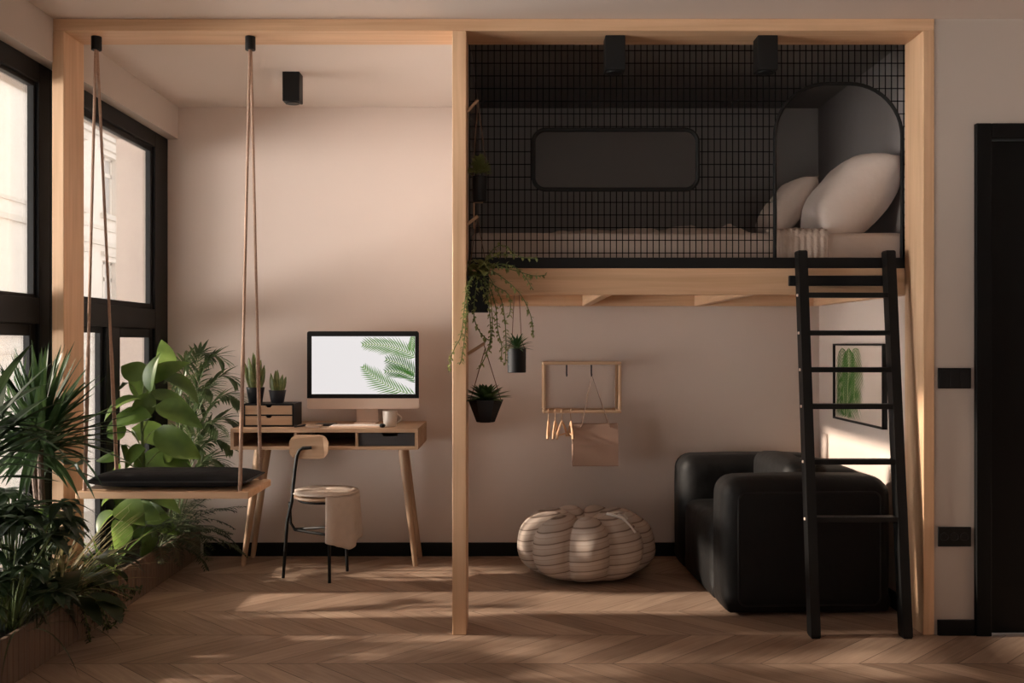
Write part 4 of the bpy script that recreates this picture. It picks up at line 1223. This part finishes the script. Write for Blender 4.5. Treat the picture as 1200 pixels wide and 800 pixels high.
for (tx, ty, dy) in ((262, 424, -.05), (276, 447, .05), (281, 470, -.10), (279, 498, .04), (272, 525, -.12), (264, 548, .0), (243, 420, .06), (222, 428, -.08), (250, 462, -.2), (256, 505, -.25), (240, 530, -.2), (236, 478, .1), (215, 452, -.2), (268, 560, .08), (228, 505, -.1)):
    tip_ = P(tx, ty, min(1.50, y + dy)); b0 = Vector((x + rnd.uniform(-.03, .03), y + rnd.uniform(-.05, .05), .16))
    ct = Vector((b0.x + (tip_.x - b0.x) * .45, b0.y + (tip_.y - b0.y) * .5, max(tip_.z + .20, .75)))
    palm_path(mb, stm, b0, ct, tip_, 17, .145, .021, rnd)
for v in mb.bm.verts:
    v.co.y = min(v.co.y, YB - .012); v.co.x = max(v.co.x, -1.99)
mb.dodge().build('foliage', M['lf_palm'], r); stm.build('stems', M['stem'], r, True)

# fern under the palm
x, y = -1.85, 1.05
r = plant('fine dark fern spilling over the planter edge under the swing', 'plant', x, y, name='fern')
mb, stm = MB(), MB(); rnd = random.Random(71)
for i in range(30):
    a = rnd.uniform(-1.7, 1.4); el = rnd.uniform(.3, 1.35)
    d_ = Vector((math.cos(a) * math.cos(el), math.sin(a) * math.cos(el), math.sin(el)))
    palm_frond(mb, stm, (x + rnd.uniform(-.03, .03), y + rnd.uniform(-.12, .15), .165), d_, rnd.uniform(.34, .56), rnd.uniform(.9, 1.8), 2, .055, .009, rnd, .0015, 1.1, .4)
for v in mb.bm.verts: v.co.y = min(v.co.y, YB - .012)
mb.build('foliage', M['lf_fern'], r); stm.build('stems', M['stem'], r, True)

# grassy plants
def grass(label, x, y, n, L0, L1, W_, mat, seed, dr=(.4, 1.4), name='grass_plant', spread=.03, amin=-PI, amax=PI, el=(.5, 1.45)):
    r = plant(label, 'plant', x, y, name=name); mb = MB(); rnd = random.Random(seed)
    for i in range(n):
        a = rnd.uniform(amin, amax); e = rnd.uniform(*el)
        d_ = Vector((math.cos(a) * math.cos(e), math.sin(a) * math.cos(e), math.sin(e)))
        mb.leaf((x + rnd.uniform(-spread, spread), y + rnd.uniform(-spread, spread), Z0 - .01), d_, rnd.uniform(L0, L1), W_, rnd.uniform(*dr), 8, .3, 'strap')
    for v in mb.bm.verts: v.co.x = max(v.co.x, -1.99); v.co.z = max(v.co.z, .16 if v.co.x < -1.795 else .002)
    mb.dodge().build('foliage', mat, r)
grass('pale striped grass-like plant at the foot of the left post', -1.845, PXY(62, -1.845), 46, .34, .58, .012, M['lf_var'], 81, (.2, 1.0), 'spider_plant', .03, -1.2, 1.0, (.7, 1.4))
grass('thin dark grassy plant at the near end of the front planter', -1.86, PXY(20, -1.86), 60, .3, .45, .008, M['lf_traild'], 82, (.8, 1.8), 'sedge_grass', .08)
grass('slender pale grass tuft under the front edge of the swing', -1.85, .32, 20, .20, .36, .016, M['lf_light'], 83, (.3, 1.3), 'grass_tuft', .05)

# dark philodendron with large leaves
x, y = -1.85, PXY(78, -1.85)
r = plant('dark large-leaved philodendron below the left end of the swing', 'plant', x, y, name='philodendron')
mb, stm = MB(), MB(); rnd = random.Random(91)
for i in range(26):
    a = rnd.uniform(-2.2, 1.5); e = rnd.uniform(.1, 1.2)
    d_ = Vector((abs(math.cos(a)) * math.cos(e) if i % 4 else -.2, math.sin(a) * math.cos(e), math.sin(e)))
    ls = rnd.uniform(.08, .26); b0 = Vector((x, y + rnd.uniform(-.08, .08), .16)); p1 = b0 + d_ * ls
    stm.tube([b0, b0.lerp(p1, .5) + Vector((0, 0, .015)), p1], .004, 5)
    d2 = Vector((d_.x, d_.y, d_.z * .3)); 
    mb.leaf(p1, d2, rnd.uniform(.13, .22), rnd.uniform(.08, .12), rnd.uniform(.5, 1.2), 7, .2, 'heart')
for v in mb.bm.verts: v.co.x = max(v.co.x, -1.99)
mb.dodge().build('foliage', M['lf_dark'], r, 'all'); stm.build('stems', M['stem'], r, True)
x, y = -1.86, PXY(48, -1.86)
r = plant('small bright green leafy plant among the dark leaves by the planter', 'plant', x, y, name='pothos')
mb, stm = MB(), MB(); rnd = random.Random(95)
for i in range(12):
    p = P(rnd.uniform(35, 62), rnd.uniform(592, 616), y) + Vector((0, rnd.uniform(-.08, .05), 0)); b0 = Vector((x, y, .16))
    stm.tube([b0, b0.lerp(p, .6), p], .003, 5)
    mb.leaf(p, (rnd.uniform(-.3, 1), rnd.uniform(-.6, .3), .1), .075, .05, .8, 5, .2, 'heart')
mb.dodge().build('foliage', M['lf_light'], r, 'all'); stm.build('stems', M['stem'], r, True)

# trailing plant over the planter front
x, y = -1.83, PXY(95, -1.83)
r = plant('dark trailing plant hanging over the planter front toward the floor', 'plant', x, y, name='trailing_plant')
stm, lv = MB(), MB(); rnd = random.Random(99)
tv = [[(90, 695), (98, 715), (104, 740), (106, 763)], [(100, 690), (113, 705), (122, 730), (127, 748)], [(105, 690), (118, 708), (128, 735), (136, 750)], [(110, 688), (126, 700), (135, 720), (144, 735)], [(112, 684), (132, 692), (140, 706), (146, 716)], [(115, 682), (135, 688), (150, 698), (154, 702)], [(112, 680), (140, 688), (165, 691)], [(98, 692), (106, 712), (112, 728)]]
for tl in tv:
    pts = [Vector((x, y + rnd.uniform(-.05, .05), .19))]
    for k, (px, py) in enumerate(tl): pts.append(P(px, py, PXY(px, -1.775 + .02 * k)))
    for p_ in pts: p_.z = max(p_.z, .02)
    vine(stm, lv, pts, rnd, .006, .030, .014, .003)
for i in range(160):
    p = Vector((x + rnd.uniform(-.08, .06), y + rnd.uniform(-.25, .3), rnd.uniform(.17, .30)))
    lv.leaf(p, (rnd.uniform(-.5, 1), rnd.uniform(-1, 1), rnd.uniform(-.2, .8)), .045, .016, .7, 4)
lv.build('foliage', M['lf_traild'], r); stm.build('stems', M['stem'], r, True)

# ------------------------------------------------------------------ outside
struct(box(-17, -2.32, -30, 60, -4.0, -3.9), 'ground', M['street'])
bd = thing('building', 'pale stone building across the street seen through the windows', 'building', (-13.2, 28, -3.9))
FX = -13.0
wins = []
for yw in (22.2, 24.8, 27.4, 36.0, 38.6, 41.2, 17.0, 19.6):
    for zb in (-1.4, 1.99, 5.38, 8.8): wins.append((yw - .02, yw + 1.2, zb, zb + 1.9))
wins = [w_ for w_ in wins if not (w_[0] < 24)]
# wall with openings: strips
ys = sorted({12, 46} | {a for w_ in wins for a in w_[:2]}); zs = sorted({-3.9, 13} | {a for w_ in wins for a in w_[2:]})
mb = MB()
for a, b in zip(ys, ys[1:]):
    for c0, c1 in zip(zs, zs[1:]):
        cy_, cz_ = (a + b) / 2, (c0 + c1) / 2
        if any(w_[0] < cy_ < w_[1] and w_[2] < cz_ < w_[3] for w_ in wins): continue
        mb.box(FX - .4, FX, a, b, c0, c1)
mb.build('facade', M['stone'], bd)
for w_ in wins:
    m_ = MB(); y0, y1, z0, z1 = w_; ym_ = (y0 + y1) / 2
    for b in ((y0, y0 + .08, z0, z1), (y1 - .08, y1, z0, z1), (ym_ - .07, ym_ + .07, z0, z1), (y0, y1, z0, z0 + .08), (y0, y1, z1 - .08, z1), (y0, y1, z1 - .62, z1 - .5)): m_.box(FX - .30, FX - .2, *b)
    wo = m_.build('window', M['stone'], bd)
    MB().box(FX - .27, FX - .25, y0, y1, z0, z1).build('pane', M['fglass'], wo)
    MB().box(FX, FX + .14, y0 - .15, y1 + .15, z0 - .16, z0).build('window_sill', M['stone2'], bd); MB().box(FX, FX + .12, y0 - .12, y1 + .12, z1 + .15, z1 + .28).build('window_lintel', M['stone2'], bd)
for z0, z1, d_ in ((4.35, 4.5, .10), (4.85, 4.95, .06), (1.42, 1.55, .10), (7.75, 7.9, .12), (8.2, 8.35, .2), (.95, 1.05, .06)):
    MB().box(FX, FX + d_, 22.95, 46, z0, z1).build('cornice', M['stone2'], bd); MB().box(FX, FX + .35 + d_, 11.9, 22.95, z0, z1).build('cornice', M['stone2'], bd)
MB().box(FX, FX + .35, 12, 22.9, -3.9, 13).build('pilaster', M['stone'], bd)

# ------------------------------------------------------------------ light
W = bpy.data.worlds.new('World'); sc.world = W; W.use_nodes = True
bg_ = W.node_tree.nodes['Background']
wt = W.node_tree; SKY, GLOW, GP, EAST = 1.0, 32.0, 3.0, 3.1
tcw = N(wt, 'ShaderNodeTexCoord'); sq_ = N(wt, 'ShaderNodeVectorMath', operation='MULTIPLY'); sq_.inputs[1].default_value = (1, 1, 5.0); wt.links.new(tcw.outputs['Generated'], sq_.inputs[0])
nr_ = N(wt, 'ShaderNodeVectorMath', operation='NORMALIZE'); wt.links.new(sq_.outputs[0], nr_.inputs[0])
ex_ = N(wt, 'ShaderNodeSeparateXYZ'); wt.links.new(tcw.outputs['Generated'], ex_.inputs[0])
em_ = N(wt, 'ShaderNodeMath', operation='MAXIMUM'); wt.links.new(ex_.outputs[0], em_.inputs[0]); em_.inputs[1].default_value = 0
ee_ = N(wt, 'ShaderNodeMath', operation='MULTIPLY_ADD'); wt.links.new(em_.outputs[0], ee_.inputs[0]); ee_.inputs[1].default_value = EAST; ee_.inputs[2].default_value = SKY
dp = N(wt, 'ShaderNodeVectorMath', operation='DOT_PRODUCT'); wt.links.new(nr_.outputs[0], dp.inputs[0])
dp.inputs[1].default_value = Vector((-.93, -.28, -.55)).normalized()
mx_ = N(wt, 'ShaderNodeMath', operation='MAXIMUM'); wt.links.new(dp.outputs['Value'], mx_.inputs[0]); mx_.inputs[1].default_value = 0
pw_ = N(wt, 'ShaderNodeMath', operation='POWER'); wt.links.new(mx_.outputs[0], pw_.inputs[0]); pw_.inputs[1].default_value = GP
ma_ = N(wt, 'ShaderNodeMath', operation='MULTIPLY_ADD'); wt.links.new(pw_.outputs[0], ma_.inputs[0]); ma_.inputs[1].default_value = GLOW; wt.links.new(ee_.outputs[0], ma_.inputs[2])
vs_ = N(wt, 'ShaderNodeVectorMath', operation='SCALE'); vs_.inputs[0].default_value = (1, .945, .885); wt.links.new(ma_.outputs[0], vs_.inputs['Scale'])
wt.links.new(vs_.outputs[0], bg_.inputs[0]); bg_.inputs[1].default_value = 1
sl = bpy.data.lights.new('sun', 'SUN'); sl.energy = 9.0; sl.angle = math.radians(2.0); sl.color = (1, .84, .69)
so = bpy.data.objects.new('sun', sl); COL.objects.link(so)
sd = Vector((1, .035, -.35)).normalized()
so.rotation_euler = sd.to_track_quat('-Z', 'Y').to_euler(); so.location = (-8, 0, 5)

# ------------------------------------------------------------------ camera
cam = bpy.data.cameras.new('camera'); cam.sensor_width = 36; cam.lens = D * K / 1200 * 36; cam.shift_y = 3 / 1200; cam.clip_start = .05; cam.clip_end = 200
co = bpy.data.objects.new('camera', cam); COL.objects.link(co); co.location = (0, -D, HC); co.rotation_euler = (PI / 2, 0, 0)
sc.camera = co
sc.view_settings.view_transform = 'Standard'; sc.view_settings.look = 'None'; sc.view_settings.gamma = 1; sc.view_settings.use_curve_mapping = False
sc.view_settings.exposure = -.22
sc.cycles.use_denoising = True
sc.cycles.max_bounces = 10; sc.cycles.diffuse_bounces = 6; sc.cycles.transparent_max_bounces = 16
sc.cycles.sample_clamp_indirect = 8
